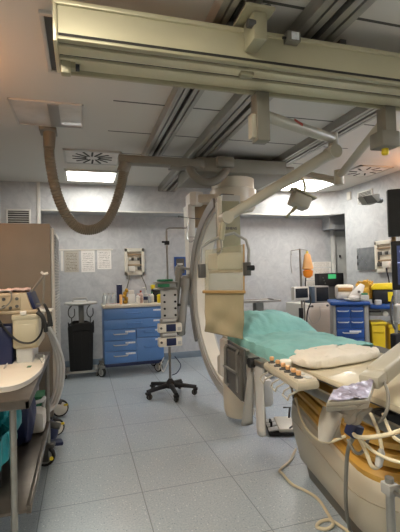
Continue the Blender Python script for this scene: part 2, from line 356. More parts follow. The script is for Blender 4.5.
p = at(18.5, 218, Y=YS)
wall_vent(Matrix.Translation((p.x, YS, p.z)) @ Matrix.Rotation(PI, 4, 'Z'), .34, .26, 'louvred wall vent at left above the beige cabinet', 6)
wall_vent(Matrix.Translation((XR, 5.57, 2.66)) @ Matrix.Rotation(PI/2, 4, 'Z'), .36, .2, 'louvred vent high on the right wall beside the wedge speaker', 6)
MB().box(XR-.03, XR, 5.92, 6.02, 2.68, 2.82, .006).obj('sensor_box', 'white', label='small white box high on the right wall near the ceiling', cat='box')

# ---------------------------------------------------------------- ceiling rails
def rail(x0, x1, y0, y1, label):
    t = thing('ceiling_rail', label, 'rail', ((x0+x1)/2, (y0+y1)/2, 2.82), 'overhead aluminium rails')
    w = x1-x0; b = MB()
    prof = [(x0, ZC), (x0, 2.84), (x0+.03*w, 2.82), (x0+.2*w, 2.82), (x0+.2*w, 2.84), (x0+.26*w, 2.84), (x0+.26*w, 2.82), (x0+.42*w, 2.82), (x0+.42*w, 2.87), (x0+.58*w, 2.87), (x0+.58*w, 2.82), (x0+.74*w, 2.82), (x0+.74*w, 2.84), (x0+.8*w, 2.84), (x0+.8*w, 2.82), (x0+.97*w, 2.82), (x1, 2.84), (x1, ZC)]
    b.prism(prof, y0, y1, 'y'); b.obj('channel', 'alu', t)
    MB().box(x0+.42*w+.003, x1-.42*w-.003, y0+.01, y1-.01, 2.855, 2.868).obj('slot', 'darkslot', t)
    MB().box(x0-.004, x1+.004, y1, y1+.012, 2.815, ZC, .003).obj('end_cap', 'grey', t)
rail(.715, .925, -.3, 4.75, 'leftmost of the three aluminium ceiling rails')
rail(1.225, 1.5, -.3, 6.4, 'middle of the three aluminium ceiling rails, above the imaging arm carriage')
rail(2.4, 2.62, -.3, 6.2, 'rightmost of the three aluminium ceiling rails, behind the jointed arms')

# ---------------------------------------------------------------- overhead beam with trolleys
t = thing('overhead_beam', 'massive cream metal beam crossing the ceiling at the top of the view', 'beam', (1.6, 2.25, 2.58))
X0, X1 = -.09, 4.5
MB().prism([(2.0, 2.755), (2.0, 2.588), (2.30, 2.588), (2.30, 2.755)], X0, X1, 'x', .004).obj('body', 'beamp', t)
MB().box(X0-.015, X1, 1.985, 2.31, 2.742, 2.766, .004).obj('top_lip', 'beamp', t)
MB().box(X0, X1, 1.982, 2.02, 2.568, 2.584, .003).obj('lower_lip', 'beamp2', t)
MB().box(X0+.004, X1, 1.996, 2.01, 2.585, 2.606).box(X0+.004, X1, 2.02, 2.30, 2.582, 2.589).obj('groove', 'darkslot', t)
MB().box(X0, X1, 2.045, 2.12, 2.566, 2.60, .003).box(X0, X1, 2.155, 2.265, 2.566, 2.60, .003).obj('bottom_rail', 'beamp', t)
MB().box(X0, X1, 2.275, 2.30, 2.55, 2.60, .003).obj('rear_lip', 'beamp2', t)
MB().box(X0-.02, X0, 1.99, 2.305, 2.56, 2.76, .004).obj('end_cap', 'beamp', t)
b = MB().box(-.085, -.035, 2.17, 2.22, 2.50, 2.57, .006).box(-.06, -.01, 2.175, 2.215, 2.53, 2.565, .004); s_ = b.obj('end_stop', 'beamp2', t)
MB().cyl((-.01, 2.195, 2.545), (.01, 2.195, 2.545), .018, n=14).obj('bumper', 'rubber', s_)
def trolley(x, y, label=None):
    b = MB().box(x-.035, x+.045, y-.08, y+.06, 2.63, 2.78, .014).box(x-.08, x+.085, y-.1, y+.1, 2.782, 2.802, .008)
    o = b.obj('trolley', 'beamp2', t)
    MB().cyl((x-.06, y-.06, 2.715), (x-.02, y-.06, 2.715), .022, n=12).cyl((x-.05, y-.05, 2.80), (x-.05, y-.05, 2.83), .022, n=12).cyl((x+.06, y-.05, 2.80), (x+.06, y-.05, 2.83), .022, n=12).obj('roller', 'dgrey', o)
trolley(.905, 1.93)
b = MB().box(1.12, 1.205, 1.95, 2.0, 2.715, 2.77, .005); o = b.obj('junction_box', 'armd', t); MB().box(1.145, 1.19, 1.944, 1.95, 2.722, 2.762).obj('sticker', 'label', o); MB().cyl((1.10, 1.97, 2.735), (1.12, 1.97, 2.735), .008, n=10).obj('cable_gland', 'rubber', o)
MB().box(.88, .96, 2.055, 2.10, 2.545, 2.575, .005).obj('cable_clip', 'beamp2', t)
for x in (1.55, 3.4): MB().box(x-.02, x+.02, 2.04, 2.2, 2.76, 2.83).obj('hanger', 'dgrey', t)
MB().box(.8, .84, 2.04, 2.2, 2.76, 2.83).obj('hanger', 'dgrey', t)

# ---------------------------------------------------------------- arm with radiation shield
t = thing('radiation_shield', 'clear acrylic radiation shield with beige curtain hanging from a jointed ceiling arm', 'shield', (1.16, 2.45, 2.3))
p0 = V((1.165, 2.35, 0))
MB().box(1.06, 1.148, 2.245, 2.335, 2.25, 2.56, .006).obj('post', 'armd', t)
MB().box(1.028, 1.065, 2.26, 2.32, 2.27, 2.42, .006).obj('post_cover', 'arm', t)
a = V((1.14, 2.34, 2.45)); j = at(333, 139, Y=2.75); 
MB().loft([(a, .036), (a.lerp(j, .85), .04), (j, .035)], 14).obj('upper_arm', 'arm', t)
m = frame(j-a); q = at(297, 126, Y=2.5)
MB().obox(a.lerp(j, .42)+V((0, -.042, .012)), (.09, .004, .018), (0, R(12), R(20))).obj('red_sticker', 'red', t)
j2 = j-V((0, 0, .12)); MB().cyl(j+V((0, 0, .04)), j2-V((0, 0, .02)), .04, n=18).obj('elbow', 'arm', t)
e = at(226, 218, Y=2.75)
jl = j2+V((-.03, -.02, 0)); d = (e-jl).normalized()
MB().loft([(jl-d*.02, .05), (jl+d*.06, .046), (e-d*.05, .036), (e, .034)], 16).obj('lower_arm', 'arm', t)
MB().cyl(jl+V((0, -.06, 0)), jl+V((0, .05, 0)), .055, n=20).obj('arm_joint', 'arm', t)
MB().cyl(e+V((0, -.045, 0)), e+V((0, .045, 0)), .045, n=20).obj('wrist_joint', 'arm', t)
Ysh = 2.75
def S3(x, y, dY=0): return at(x, y, Y=Ysh+dY)
MB().cyl(e-V((0.02, 0, .03)), S3(221, 240), .022, n=12).obj('drop_stem', 'olive', t)
MB().tube([S3(200, 274), S3(201, 248), S3(209, 242), S3(222, 236), S3(234, 233), S3(246, 240), S3(249, 250), S3(248, 270)], .011, 10, sm=False).obj('handle_bar', 'grey', t)
MB().tube([S3(221, 238), S3(221, 251), S3(217, 254)], .006, 8).obj('stem_hook', 'steel', t)
for nm, (x, y) in (('left', (201, 271)), ('right', (246, 269))):
    q = S3(x, y); MB().box(q.x-.018, q.x+.03, Ysh-.03, Ysh+.02, q.z-.05, q.z+.05, .006).obj('clamp', 'dgrey', t)
q = S3(249, 268); MB().cyl(q+V((-.03, -.02, 0)), q+V((.03, -.02, 0)), .02, n=14).obj('clamp_knob', 'black', t)
c = [S3(206, 250), S3(245, 244), S3(245, 291), S3(206, 292)]
MB().prism([(v.x, v.z) for v in c], Ysh+.02, Ysh+.032, 'y').obj('acrylic_pane', 'acrylic', t)
q0, q1 = S3(204, 292), S3(246, 292)
MB().obox((q0+q1)/2+V((0, .025, 0)), (q1.x-q0.x, .04, .022), (0, math.atan2(q0.z-q1.z, q1.x-q0.x), 0), .003).obj('wooden_rail', 'wood', t)
def cur(u, v):
    a = S3(206, 293).lerp(S3(245, 293), u); b = S3(206, 332).lerp(S3(245, 340), u); p = a.lerp(b, v)
    return p + V((0, .025+.012*math.sin(u*9+v*6)*v+.01*math.sin(u*5-v*11)*v, 0))
MB().grid(cur, 30, 30).obj('lead_curtain', 'lead', t, sol=.008)
MB().cyl(S3(245, 244)+V((0, .02, 0)), S3(245, 292)+V((0, .02, 0)), .006, n=8).obj('pane_edge', 'wood', t)

# ---------------------------------------------------------------- arm with exam lamp
t = thing('exam_lamp', 'small beige examination lamp hanging upside down from the right jointed ceiling arm', 'lamp', (2.18, 2.3, 2.3))
px = 2.07
MB().box(px-.045, px+.045, 2.245, 2.335, 2.3, 2.56, .006).obj('post', 'armd', t)
MB().box(px-.1, px+.05, 2.22, 2.35, 2.27, 2.38, .01).obj('post_base', 'armd', t)
MB().lathe((px-.02, 2.29, 2.225), [(.008, 0), (.022, .005), (.026, .02), (.022, .04), (.026, .05)], 16).obj('yellow_cap', 'yellow', t)
a = V((px, 2.36, 2.48)); el = at(339, 177, Y=3.05); tip = at(300, 172, Y=3.6)
MB().loft([(a-V((0, .06, 0)), .035), (a.lerp(el, .9), .032), (el+V((0, 0, .02)), .034)], 14).obj('upper_arm', 'arm', t)
MB().cyl(el+V((0, 0, .06)), el-V((0, 0, .07)), .042, n=18).obj('elbow', 'arm', t)
e2 = el-V((0, 0, .04))
MB().loft([(e2, .038), (e2.lerp(tip, .2), .034), (tip, .026)], 14).obj('lower_arm', 'arm', t)
MB().cyl(tip+V((0, 0, .03)), tip-V((0, 0, .06)), .024, n=14).obj('swivel', 'beamp2', t)
hc = at(300, 200, Y=3.6)
MB().tube([tip-V((0, 0, .04)), at(304, 182, Y=3.6), at(305, 189, Y=3.6), at(303, 194, Y=3.6)], .014, 10).obj('yoke', 'beamp2', t)
rot = Euler((0, R(24), R(-8))).to_matrix()
MB().obox(hc+rot@V((0, 0, -.015)), (.19, .17, .13), rot, .02, 3).obj('housing', 'arm', t)
MB().obox(hc+rot@V((0, 0, .06)), (.26, .19, .022), rot, .008).obj('housing_rim', 'beamp2', t)
MB().cyl(hc+rot@V((-.14, -.02, .06)), hc+rot@V((-.10, -.02, .06)), .02, n=12).obj('pivot', 'grey', t)
k = hc+rot@V((-.01, 0, -.08)); kd = rot@V((-.06, 0, -.15))
MB().loft([(k, .02), (k+kd*.35, .02), (k+kd*.4, .013), (k+kd*.95, .014), (k+kd, .01)], 12).obj('handle', 'beamp2', t)

# ---------------------------------------------------------------- ceiling hose
t = thing('cable_hose', 'thick brown corrugated cable hose hanging in a U below the left ceiling', 'hose', (-.27, 4.03, 2.4))
A = at(49.5, 133, Z=2.87)
MB().box(A.x-.09, A.x+.07, A.y-.1, A.y+.1, 2.87, 2.9, .006).obj('mount_plate', 'armd', t)
MB().cyl((A.x, A.y, 2.88), (A.x-.005, A.y, 2.72), .062, .054, 18).obj('mount_collar', 'hose', t)
def HY(x, y, k): return at(x, y, Y=A.y+(4.45-A.y)*k)
path = smooth([V((A.x-.005, A.y, 2.76)), HY(50, 160, .05), HY(55, 187, .15), HY(64, 211, .3), HY(76, 226, .45), HY(90, 230, .58), HY(104, 224, .7), HY(114, 208, .8), HY(121, 186, .92), HY(124, 170, 1.0)], 34)
MB().loft([(p, .050+.0045*math.cos(i*PI/2)) for i, p in enumerate(path)], 16).obj('hose', 'hose', t)
p = HY(124, 168, 1.0); MB().cyl(p-V((.015, 0, .05)), p+V((.02, 0, .05)), .068, n=18).obj('end_collar', 'armd', t)

# ================================================================ ceiling mounted imaging arm
t = thing('c_arm', 'large ivory ceiling mounted C shaped x-ray imaging arm around the head of the table', 'medical equipment', (1.47, 3.9, .1))
Yd = 4.45
MB().box(.41, 1.36, Yd-.04, Yd+.1, 2.69, 2.775, .006).obj('cable_duct', 'armd', t)
MB().box(1.0, 1.4, Yd-.02, Yd+.16, 2.675, 2.78, .006).obj('duct_joint', 'armd', t)
MB().box(1.545, 1.755, Yd-.06, Yd+.2, 2.695, 2.818, .008).obj('carriage_box', 'armd', t)
MB().box(1.3, 2.48, Yd+.0, Yd+.9, 2.645, 2.815, .01).obj('carriage', 'armd', t)
MB().box(2.44, 2.6, Yd+.02, Yd+.4, 2.67, 2.76, .006).obj('carriage_end', 'armd', t)
TC = V((1.90, 4.83, 0))
MB().lathe((TC.x, TC.y, 2.30), [(.20, -.07), (.255, -.062), (.285, -.02), (.285, -.008), (.265, .0), (.30, .015), (.30, .2), (.275, .215), (.275, .34)], 40).obj('turret', 'siem', t)
MB().tube([V((1.22, Yd+.02, 2.70)), V((1.26, Yd, 2.60)), V((1.36, Yd-.02, 2.52)), V((1.5, Yd-.02, 2.52)), V((1.62, Yd, 2.60)), V((1.70, Yd+.04, 2.70))], .05, 14).obj('feed_hose', 'armd', t)
# support arm from turret to the back of the ring
ux = V((1.47, 4.86, 2.38))
h0 = V((TC.x-.05, TC.y, 2.43)); h1 = V((1.44, 4.98, 2.43))
MB().prism([(1.36, 4.88), (1.46, 4.80), (1.95, 4.62), (2.0, 5.0), (1.5, 5.16), (1.38, 5.1)], 2.34, 2.45, 'z', .02).obj('support_arm', 'siem', t)
MB().prism([(1.33, 4.86), (1.40, 4.82), (1.50, 4.84), (1.52, 5.1), (1.44, 5.16), (1.34, 5.12)], 2.31, 2.49, 'z', .025).obj('arm_cap', 'white', t)
MB().prism([(2.33, 4.86), (2.33, 5.14), (1.05, 5.06), (1.05, 4.90)] and [(4.88, 2.33), (5.12, 2.33), (5.02, 1.02), (4.90, 1.02)], 1.30, 1.40, 'x', .02).obj('support_column', 'white', t)
MB().box(1.40, 1.62, 4.94, 5.08, 2.05, 2.36, .02).obj('column_web', 'tan', t)
# ring
RC = V((1.47, 3.70, 1.2)); az = R(5); back = V((-math.sin(az), math.cos(az), 0)); side = V((math.cos(az), math.sin(az), 0))
def ring(r0, r1, w0, w1, a0, a1, n=48):
    vs = []; fs = []
    for i in range(n+1):
        a = R(a0+(a1-a0)*i/n); rd = back*math.sin(a)+V((0, 0, math.cos(a)))
        for r, w in ((r0, w0), (r1, w0), (r1, w1), (r0, w1)): vs.append(RC+rd*r+side*w)
    for i in range(n):
        for k in range(4): fs.append((i*4+k, i*4+(k+1) % 4, i*4+4+(k+1) % 4, i*4+4+k))
    fs += [(3, 2, 1, 0), (n*4, n*4+1, n*4+2, n*4+3)]
    return vs, fs
MB()._add(*ring(.93, 1.03, -.10, .10, 4, 184)).obj('ring', 'lgrey', t)
MB()._add(*ring(1.03, 1.065, -.07, .07, 8, 180)).obj('ring_rail', 'dgrey', t)
MB()._add(*ring(.915, .93, -.075, .075, 20, 165)).obj('ring_inner_track', 'cream', t)
MB()._add(*ring(.955, 1.055, -.125, -.10, 14, 122)).obj('ring_side_cover', 'grey', t)
MB()._add(*ring(.95, 1.0, -.108, -.10, 12, 172)).obj('ring_side_stripe', 'lgrey', t)
# carrier that holds the ring to the column
MB().box(1.26, 1.52, 4.72, 4.95, 1.05, 1.45, .03).obj('carrier', 'grey', t)
# detector above the patient, tube below
dc = V((1.36, 3.62, 0))
MB().box(1.25, 1.455, 3.52, 3.66, 1.62, 2.12, .012).obj('detector_column', 'olive', t)
MB().box(1.225, 1.268, 3.50, 3.54, 1.66, 2.16, .01).obj('column_rib', 'siem', t)
MB().box(1.20, 1.47, 3.50, 3.80, 1.47, 1.63, .02).obj('detector', 'siem', t)
MB().box(1.21, 1.46, 3.51, 3.79, 1.44, 1.47, .01).obj('detector_face', 'tan', t)
p = at(230.5, 228.5, Y=3.518)
text('SIEMENS', .034, Matrix.Translation((p.x, 3.518, p.z)) @ Matrix.Rotation(PI/2, 4, 'X'), 'navy', t)
tc_ = V((1.43, 3.62, 0))
MB().lathe((tc_.x, tc_.y, .06), [(.08, 0), (.13, .02), (.15, .07), (.155, .16), (.155, .36), (.12, .4)], 32).obj('x_ray_tube', 'siem', t)
MB().box(tc_.x-.17, tc_.x+.13, 3.5, 3.78, .44, .64, .03).obj('tube_collimator', 'siem', t)
MB().box(1.36, 1.60, 3.2, 3.62, .25, .5, .05).obj('tube_cover', 'white', t)
# padded grey bumpers beside the column
def limb(pts, r, nm): 
    b = MB(); q = smooth(pts, 6); n = len(q)
    b.loft([(p, r*(1.35 if i < 5 else 1.0)*(.5 if i in (0, n-1) else 1)) for i, p in enumerate(q)], 16); return b.obj(nm, 'grey', t)
limb([at(179, 265, Y=4.75), at(178, 280, Y=4.75), at(176, 305, Y=4.75), at(175, 329, Y=4.75)], .036, 'hanging_hose')
limb([at(186, 276, Y=4.7), at(185, 292, Y=4.7), at(183, 310, Y=4.7), at(181, 336, Y=4.7)], .048, 'hanging_hose')
MB().tube([at(187, 279, Y=4.75), V((1.34, 4.85, 1.45))], .018).tube([at(177, 267, Y=4.8), V((1.34, 4.9, 1.5))], .018).obj('hose_bracket', 'grey', t)

# ================================================================ procedure table
t = thing('procedure_table', 'long cream topped angiography table on a rounded beige base with amber bellows', 'table', (1.74, 2.15, 0))
bz = Matrix.Translation((1.75, 2.06, 0)) @ Matrix.Rotation(R(-9), 4, 'Z')
def rr(hx, hy, r, n=8):
    o = []
    for cx, cy, a0 in ((hx-r, hy-r, 0), (-hx+r, hy-r, 90), (-hx+r, -hy+r, 180), (hx-r, -hy+r, 270)):
        for k in range(n+1):
            a = R(a0+90*k/n); o.append((cx+r*math.cos(a), cy+r*math.sin(a)))
    return o
def stack(levels, m, name, lab=None):
    vs = []; fs = []; b = MB(bz)
    for z, hx, hy, r in levels:
        tl = .11*min(1, max(0, (z-.12)/.3))*max(0, min(1, (.86-z)/.4)); vs += [(x, y, z+tl*y) for x, y in rr(hx, hy, r)]
    n = len(rr(1, 1, .1))
    for i in range(len(levels)-1):
        for k in range(n): fs.append((i*n+k, i*n+(k+1) % n, (i+1)*n+(k+1) % n, (i+1)*n+k))
    fs.append(tuple(range(n))[::-1]); fs.append(tuple(range((len(levels)-1)*n, len(levels)*n)))
    return b._add(vs, fs).obj(name, m, t, lab, ang=16 if name == 'bellows' else 35)
stack([(0, .33, .55, .2), (.09, .345, .565, .2), (.10, .35, .57, .2)], 'skirt', 'skirting')
stack([(.10, .355, .575, .22), (.13, .385, .595, .23), (.30, .43, .615, .25), (.37, .435, .62, .25), (.374, .428, .613, .25), (.378, .435, .62, .25), (.47, .425, .61, .25), (.49, .405, .595, .24)], 'khaki', 'base')
lv = []
for k in range(5): 
    z = .475+k*.068; lv += [(z, .34, .54, .2), (z+.004, .408-.012*k, .598-.012*k, .22), (z+.030, .412-.012*k, .602-.012*k, .22), (z+.050, .395-.012*k, .585-.012*k, .22), (z+.054, .34, .54, .2)]
stack(lv, 'amber', 'bellows', 'amber pleated bellows')
stack([(.80, .3, .58, .1), (.855, .3, .58, .1)], 'dgrey', 'slide_carriage')
TX0, TX1, TY0, TY1 = 1.15, 1.82, .75, 3.28
MB().box(TX0+.04, TX1-.04, TY0, TY1, .845, .872, .006).obj('under_rail', 'dgrey', t)
MB().box(TX0, TX1, TY0, TY1, .868, .90, .012).obj('table_top', 'pad', t)
MB().box(TX0-.05, TX0-.03, 1.2, 2.75, .80, .845, .004).box(TX0-.035, TX0+.08, 1.4, 1.43, .81, .84).box(TX0-.035, TX0+.08, 2.6, 2.63, .81, .84).obj('accessory_rail', 'steel', t)
MB().box(TX0-.08, TX0+.1, 2.3, 2.85, .80, .865, .012).obj('rail_clamp_block', 'grey', t)
MB().cyl((TX0-.13, 2.40, .85), (TX0-.06, 2.40, .85), .032, n=18).obj('rail_knob', 'black', t)

# drapes
def bump(x, y, s, a): return a*noise.noise(V((x*s, y*s, s*1.7)))
def drape(u, v):
    y = 2.16+(3.34-2.16)*v; x0, x1 = TX0-.012+.16*max(0, (v-.75)/.25)**2, TX1+.015
    # cross profile: hang, up over, down
    s = u*1.0; hang = .075+.02*math.sin(v*14)
    y += .16*(u-.5)*(1-v)
    if s < .14: x = x0-.006*math.sin(v*40); z = .905-hang*(1-s/.14)
    elif s > .86: x = x1+.006*math.sin(v*37); z = .905-hang*((s-.86)/.14)
    else:
        k = (s-.14)/.72; x = x0+(x1-x0)*k
        z = .93+.028*math.sin(PI*k)**.5 if 0 < k < 1 else .93
        z += bump(x, y, 7, .022)+bump(x*1.5, y, 16, .010)
        pil = max(0, 1-((y-3.16)/.28)**2)*max(0, 1-((k-.46)/.54)**4); z += .145*pil**.7
    if v > .97: z = max(.84, z-.05)
    return V((x, y, z))
MB().grid(drape, 60, 90).obj('teal_drape', 'teal', label='rumpled teal surgical drape covering the head half of the table', cat='drape', sol=.006)
def blanket(u, v):
    th = 2*PI*u; ct, st = math.cos(th), math.sin(th)
    cx, cy = 1.42, 2.05
    sgn = lambda q, e: math.copysign(abs(q)**e, q)
    ph = PI*(v-.5); cp, sp = math.cos(ph), math.sin(ph)
    rx = .30*sgn(ct, .45)*sgn(cp, .4); ry = .145*sgn(st, .5)*sgn(cp, .4)
    x = cx+rx; y = cy+ry+.22*rx; z = .928+.030*sgn(sp, .6)
    x += bump(y*2, z*3, 9, .018); y += bump(x*3, z*2, 9, .02); z += (bump(x, y, 8, .022) + bump(x*2, y, 17, .016) + bump(x, y*2, 34, .008))*(sp > 0)
    return V((x, y, max(.902, z)))
MB().grid(blanket, 72, 26).obj('folded_sheet', 'linen', label='folded cream white sheet lying on the table at the edge of the teal drape', cat='sheet')

# control console on rail
t = thing('control_console', 'beige table side control console with six orange tipped joysticks', 'console', (1.03, 1.95, .84))
c0, c1 = V((1.095, 1.62)), V((1.095, 2.25))
MB().prism([(.965, 1.70), (1.09, 1.71), (1.115, 1.77), (1.12, 2.12), (1.08, 2.19), (1.02, 2.18)], .855, .90, 'z', .015).obj('housing', 'khaki', t)
MB().prism([(.985, 1.72), (1.075, 1.73), (1.098, 1.78), (1.095, 2.09), (1.065, 2.155), (1.03, 2.15)], .898, .905, 'z', .002).obj('control_plate', 'worktop', t)
for (x, y) in ((1.045, 2.12), (1.035, 2.03), (1.027, 1.95), (1.022, 1.89), (1.018, 1.825), (1.012, 1.765)):
    k = MB().lathe((x, y, .904), [(.022, 0), (.022, .005), (.012, .008), (.010, .02)], 14).obj('joystick', 'dgrey', t)
    MB().lathe((x, y, .918), [(.010, 0), (.013, .004), (.0135, .017), (.010, .022)], 14).obj('knob', 'knob', k)
MB().lathe((1.085, 2.03, .90), [(.035, 0), (.035, .03), (.03, .036)], 20).obj('dial', 'cream', t)
for (x, y) in ((1.06, 1.88), (1.055, 1.82), (1.05, 1.75)): MB().box(x-.015, x+.015, y-.02, y+.02, .904, .91, .002).obj('button', 'lgrey', t)
for y0, y1, xo in ((2.06, 2.14, .06), (1.90, 1.98, .05), (1.75, 1.83, .04)):
    MB().tube([(.96+xo, y0, .85), (.91+xo, y0, .83), (.90+xo, y0, .81), (.915+xo, y1, .81), (.925+xo, y1, .83), (.975+xo, y1, .85)], .005, 8, sm=False).obj('guard_handle', 'arm', t)
MB().tube([(1.05, 1.75, .84), (1.12, 1.85, .70), (1.20, 1.95, .4), (1.25, 1.98, .1)], .009).obj('console_lead', 'cableg', t) if False else None

# lead apron panels hung on the rail
t = thing('apron_rack', 'dark grey lead protection plate with two metal brackets hung under the table edge', 'protective panel', (1.05, 2.7, .6))
MB().obox((1.055, 2.71, .74), (.02, .44, .36), (0, R(0), R(-6)), .008).obj('plate', 'dgrey', t)
MB().obox((1.035, 2.71, .72), (.02, .38, .3), (0, 0, R(-6)), .006).obj('plate_cover', 'apron', t)
for y in (2.60, 2.83):
    MB().tube([(1.03, y, .90), (1.015, y, .88), (1.012, y, .62), (1.03, y, .60)], .012, 8, sm=False).obj('bracket', 'steel', t)
MB().tube([(1.008, 2.58, .74), (1.008, 2.85, .74)], .01, 8).obj('cross_bar', 'steel', t)
MB().box(1.03, 1.10, 2.56, 2.86, .885, .90, .004).obj('hanger_bar', 'steel', t)
MB().obox((1.07, 2.98, .77), (.06, .14, .30), (0, 0, 0), .025).obj('side_cover', 'white', t)
t = thing('lead_flap', 'long beige lead rubber flap hanging straight from the table rail', 'protective flap', (1.05, 2.32, .43), 'lead flaps')
def flap(y0, y1, z0, z1, cv, sw): 
    def f(u, v):
        y = y0+(y1-y0)*u+sw*(1-v)**2; e = (1-abs(2*u-1)**3)
        return V((1.06-cv*math.sin(PI*u)*(1-v)*.6, y, z0+(z1-z0)*v-.02*e*(1-v)))
    return f
MB().grid(flap(2.27, 2.39, .43, .87, .02, 0), 12, 14).obj('flap', 'lgrey', t, sol=.012)
MB().box(1.045, 1.09, 2.26, 2.40, .84, .875, .005).obj('clip', 'steel', t)
t = thing('lead_flap', 'narrow curved lead rubber flap left of the straight one', 'protective flap', (1.05, 2.48, .43), 'lead flaps')
MB().grid(flap(2.43, 2.51, .44, .86, .10, .03), 12, 14).obj('flap', 'grey', t, sol=.012)
MB().box(1.045, 1.09, 2.43, 2.51, .83, .865, .005).obj('clip', 'steel', t)

# film covered touch screen with arm at right
t = thing('wrapped_control_screen', 'film wrapped control screen on a broad beige arm over the near table edge', 'control screen', (.95, 1.25, .9))
q = [at(326, 403, Y=1.13), at(332, 391, Y=1.22), at(376, 378, Y=1.34), at(369, 400, Y=1.18)]
cen = sum(q, V())/4
b = MB(); th = V((.004, .01, -.035)); vs = q+[v+th for v in q]
b._add(vs, [(0, 1, 2, 3), (7, 6, 5, 4), (0, 4, 5, 1), (1, 5, 6, 2), (2, 6, 7, 3), (3, 7, 4, 0)]); bmesh.ops.recalc_face_normals(b.b, faces=b.b.faces)
bmesh.ops.bevel(b.b, geom=list(b.b.edges), offset=.006, segments=2, affect='EDGES', profile=.5)
b.obj('housing', 'arm', t)
def scr(u, v):
    p = q[0].lerp(q[3], u).lerp(q[1].lerp(q[2], u), v); p = cen.lerp(p, .93)
    return p+V((0, -.001, .006+.006*noise.noise(p*30)))
MB().grid(scr, 40, 30).obj('film_covered_screen', 'purple', t)
def bagf(u, v):
    a = q[0].lerp(q[3], u)+V((0, .0, -.01)); lo = at(336, 412, Y=1.2).lerp(at(366, 409, Y=1.24), u)
    lo.z -= .05*math.sin(PI*u); p = a.lerp(lo, v); n_ = V((.03*noise.noise(p*22), .03*noise.noise(p*22+V((5, 3, 1))), .012*noise.noise(p*30)))
    return p+n_*math.sin(PI*min(v*.5, .5))
MB().grid(bagf, 36, 24).obj('film_wrap', 'film', t)
def tail(u, v):
    a = at(323, 406, Y=1.16).lerp(at(343, 414, Y=1.17), u); lo = at(319, 441, Y=1.16).lerp(at(343, 439, Y=1.18), u); p = a.lerp(lo, v)
    return p+V((0, .015*math.sin(u*6+v*3), 0))
MB().grid(tail, 14, 14).obj('film_tail', 'flap', t)
a0, a1 = at(376, 376, Y=1.36), at(412, 347, Y=1.55)
d = (a1-a0).normalized(); fr = frame(d)
MB().obox((a0+a1)/2, (.085, .07, (a1-a0).length), fr, .014, 3).obj('arm', 'arm', t)
MB().obox(a0-d*.03, (.08, .05, .09), fr, .01).obj('arm_knuckle', 'arm', t)

# cables on the table side
def cable(pts, r, m, label, cat='cable', name='cable'): return MB().tube(pts, r, 10, 10).obj(name, m, label=label, cat=cat)
cable([at(401, 408, Y=1.32), at(385, 435, Y=1.22), at(375, 436, Y=1.2), at(358, 437, Y=1.2), at(350, 424, Y=1.24), at(342, 413, Y=1.3)] and [at(402, 430, Y=1.1), at(390, 434, Y=1.12), at(374, 437, Y=1.15), at(358, 437, Y=1.2), at(352, 432, Y=1.27)], .0075, 'cablew', 'thick cream cable looping right across the bellows from the blue plug')
cable([at(371, 414, Y=1.35), at(378, 432, Y=1.22), at(382, 452, Y=1.18), at(379, 466, Y=1.17), at(372, 466, Y=1.17), at(366, 452, Y=1.2), at(359, 438, Y=1.24)], .007, 'cablew', 'cream cable hanging in a loop with an inline connector before the bellows')
MB().loft([(at(381.5, 449, Y=1.17), .008), (at(381, 452, Y=1.17), .014), (at(378.5, 465, Y=1.165), .013), (at(377.5, 467, Y=1.165), .008)], 12).obj('cable_connector', 'lgrey', label='pale barrel shaped connector on the hanging cream cable loop', cat='connector')
cable([at(357, 436, Y=1.3), at(372, 450, Y=1.18), at(386, 458, Y=1.14), at(402, 463, Y=1.1)], .006, 'cablew', 'cream cable sloping down to the right across the amber bellows')
cable([at(383, 414, Y=1.3), at(388, 427, Y=1.2), at(394, 437, Y=1.16), at(403, 443, Y=1.12)], .006, 'cablew', 'short cream cable running off the frame edge below the table top')
cable([at(384, 382, Y=1.32), at(388, 394, Y=1.26), at(387, 410, Y=1.22), at(381, 420, Y=1.24), at(374, 424, Y=1.3)], .006, 'cableg', 'grey cable curving down beside the arm of the wrapped screen')
pl = at(354, 430, Y=1.26); MB().obox(pl, (.045, .05, .05), (.2, .3, .2), .008).obj('cable_plug', 'navy', label='dark blue plug block in front of the bellows', cat='plug')
cable([at(354, 435, Y=1.25), at(348, 450, X=1.12), at(346, 475, X=1.16), at(346, 505, X=1.2), at(350, 531, Z=.01), at(356, 545, Z=.01)], .009, 'cableg', 'grey cable dropping from the blue plug down to the floor')
cable([at(296, 398, X=1.22), at(299, 412, X=1.2), at(306, 428, X=1.18), at(318, 440, X=1.14), at(330, 442, X=1.1), at(345, 436, X=1.12)], .0065, 'cablew', 'cream cable swagged along the upper corner of the table base')
cable([at(348, 440, Y=1.33), at(355, 452, Y=1.26), at(362, 452, Y=1.25), at(368, 440, Y=1.3)], .006, 'cableg', 'small grey cable loop tucked under the wrapped screen')
cable([at(350, 533, Z=.012), at(342, 527, Z=.012), at(330, 520, Z=.012), at(320, 522, Z=.012), at(317, 527, Z=.012), at(326, 529, Z=.013), at(333, 524, Z=.02), at(328, 514, Z=.012), at(318, 499, Z=.012), at(306, 491, Z=.012), at(292, 484, Z=.012), at(283, 474, Z=.012), at(280, 470, Z=.012), at(290, 461, Z=.012), at(293, 455, Z=.012), at(296, 449, Z=.012)], .009, 'cablew', 'long cream cable snaking and looping on the floor left of the table base')
MB().box(0, .1, 0, .04, 0, .02) and None
# black connectors near table underside
q1 = at(388, 420, Y=1.35); MB().box(q1.x-.03, q1.x+.06, 1.32, 1.4, q1.z-.04, q1.z+.03, .01).obj('junction_box', 'black', label='black junction box under the table top near the right frame edge', cat='box')

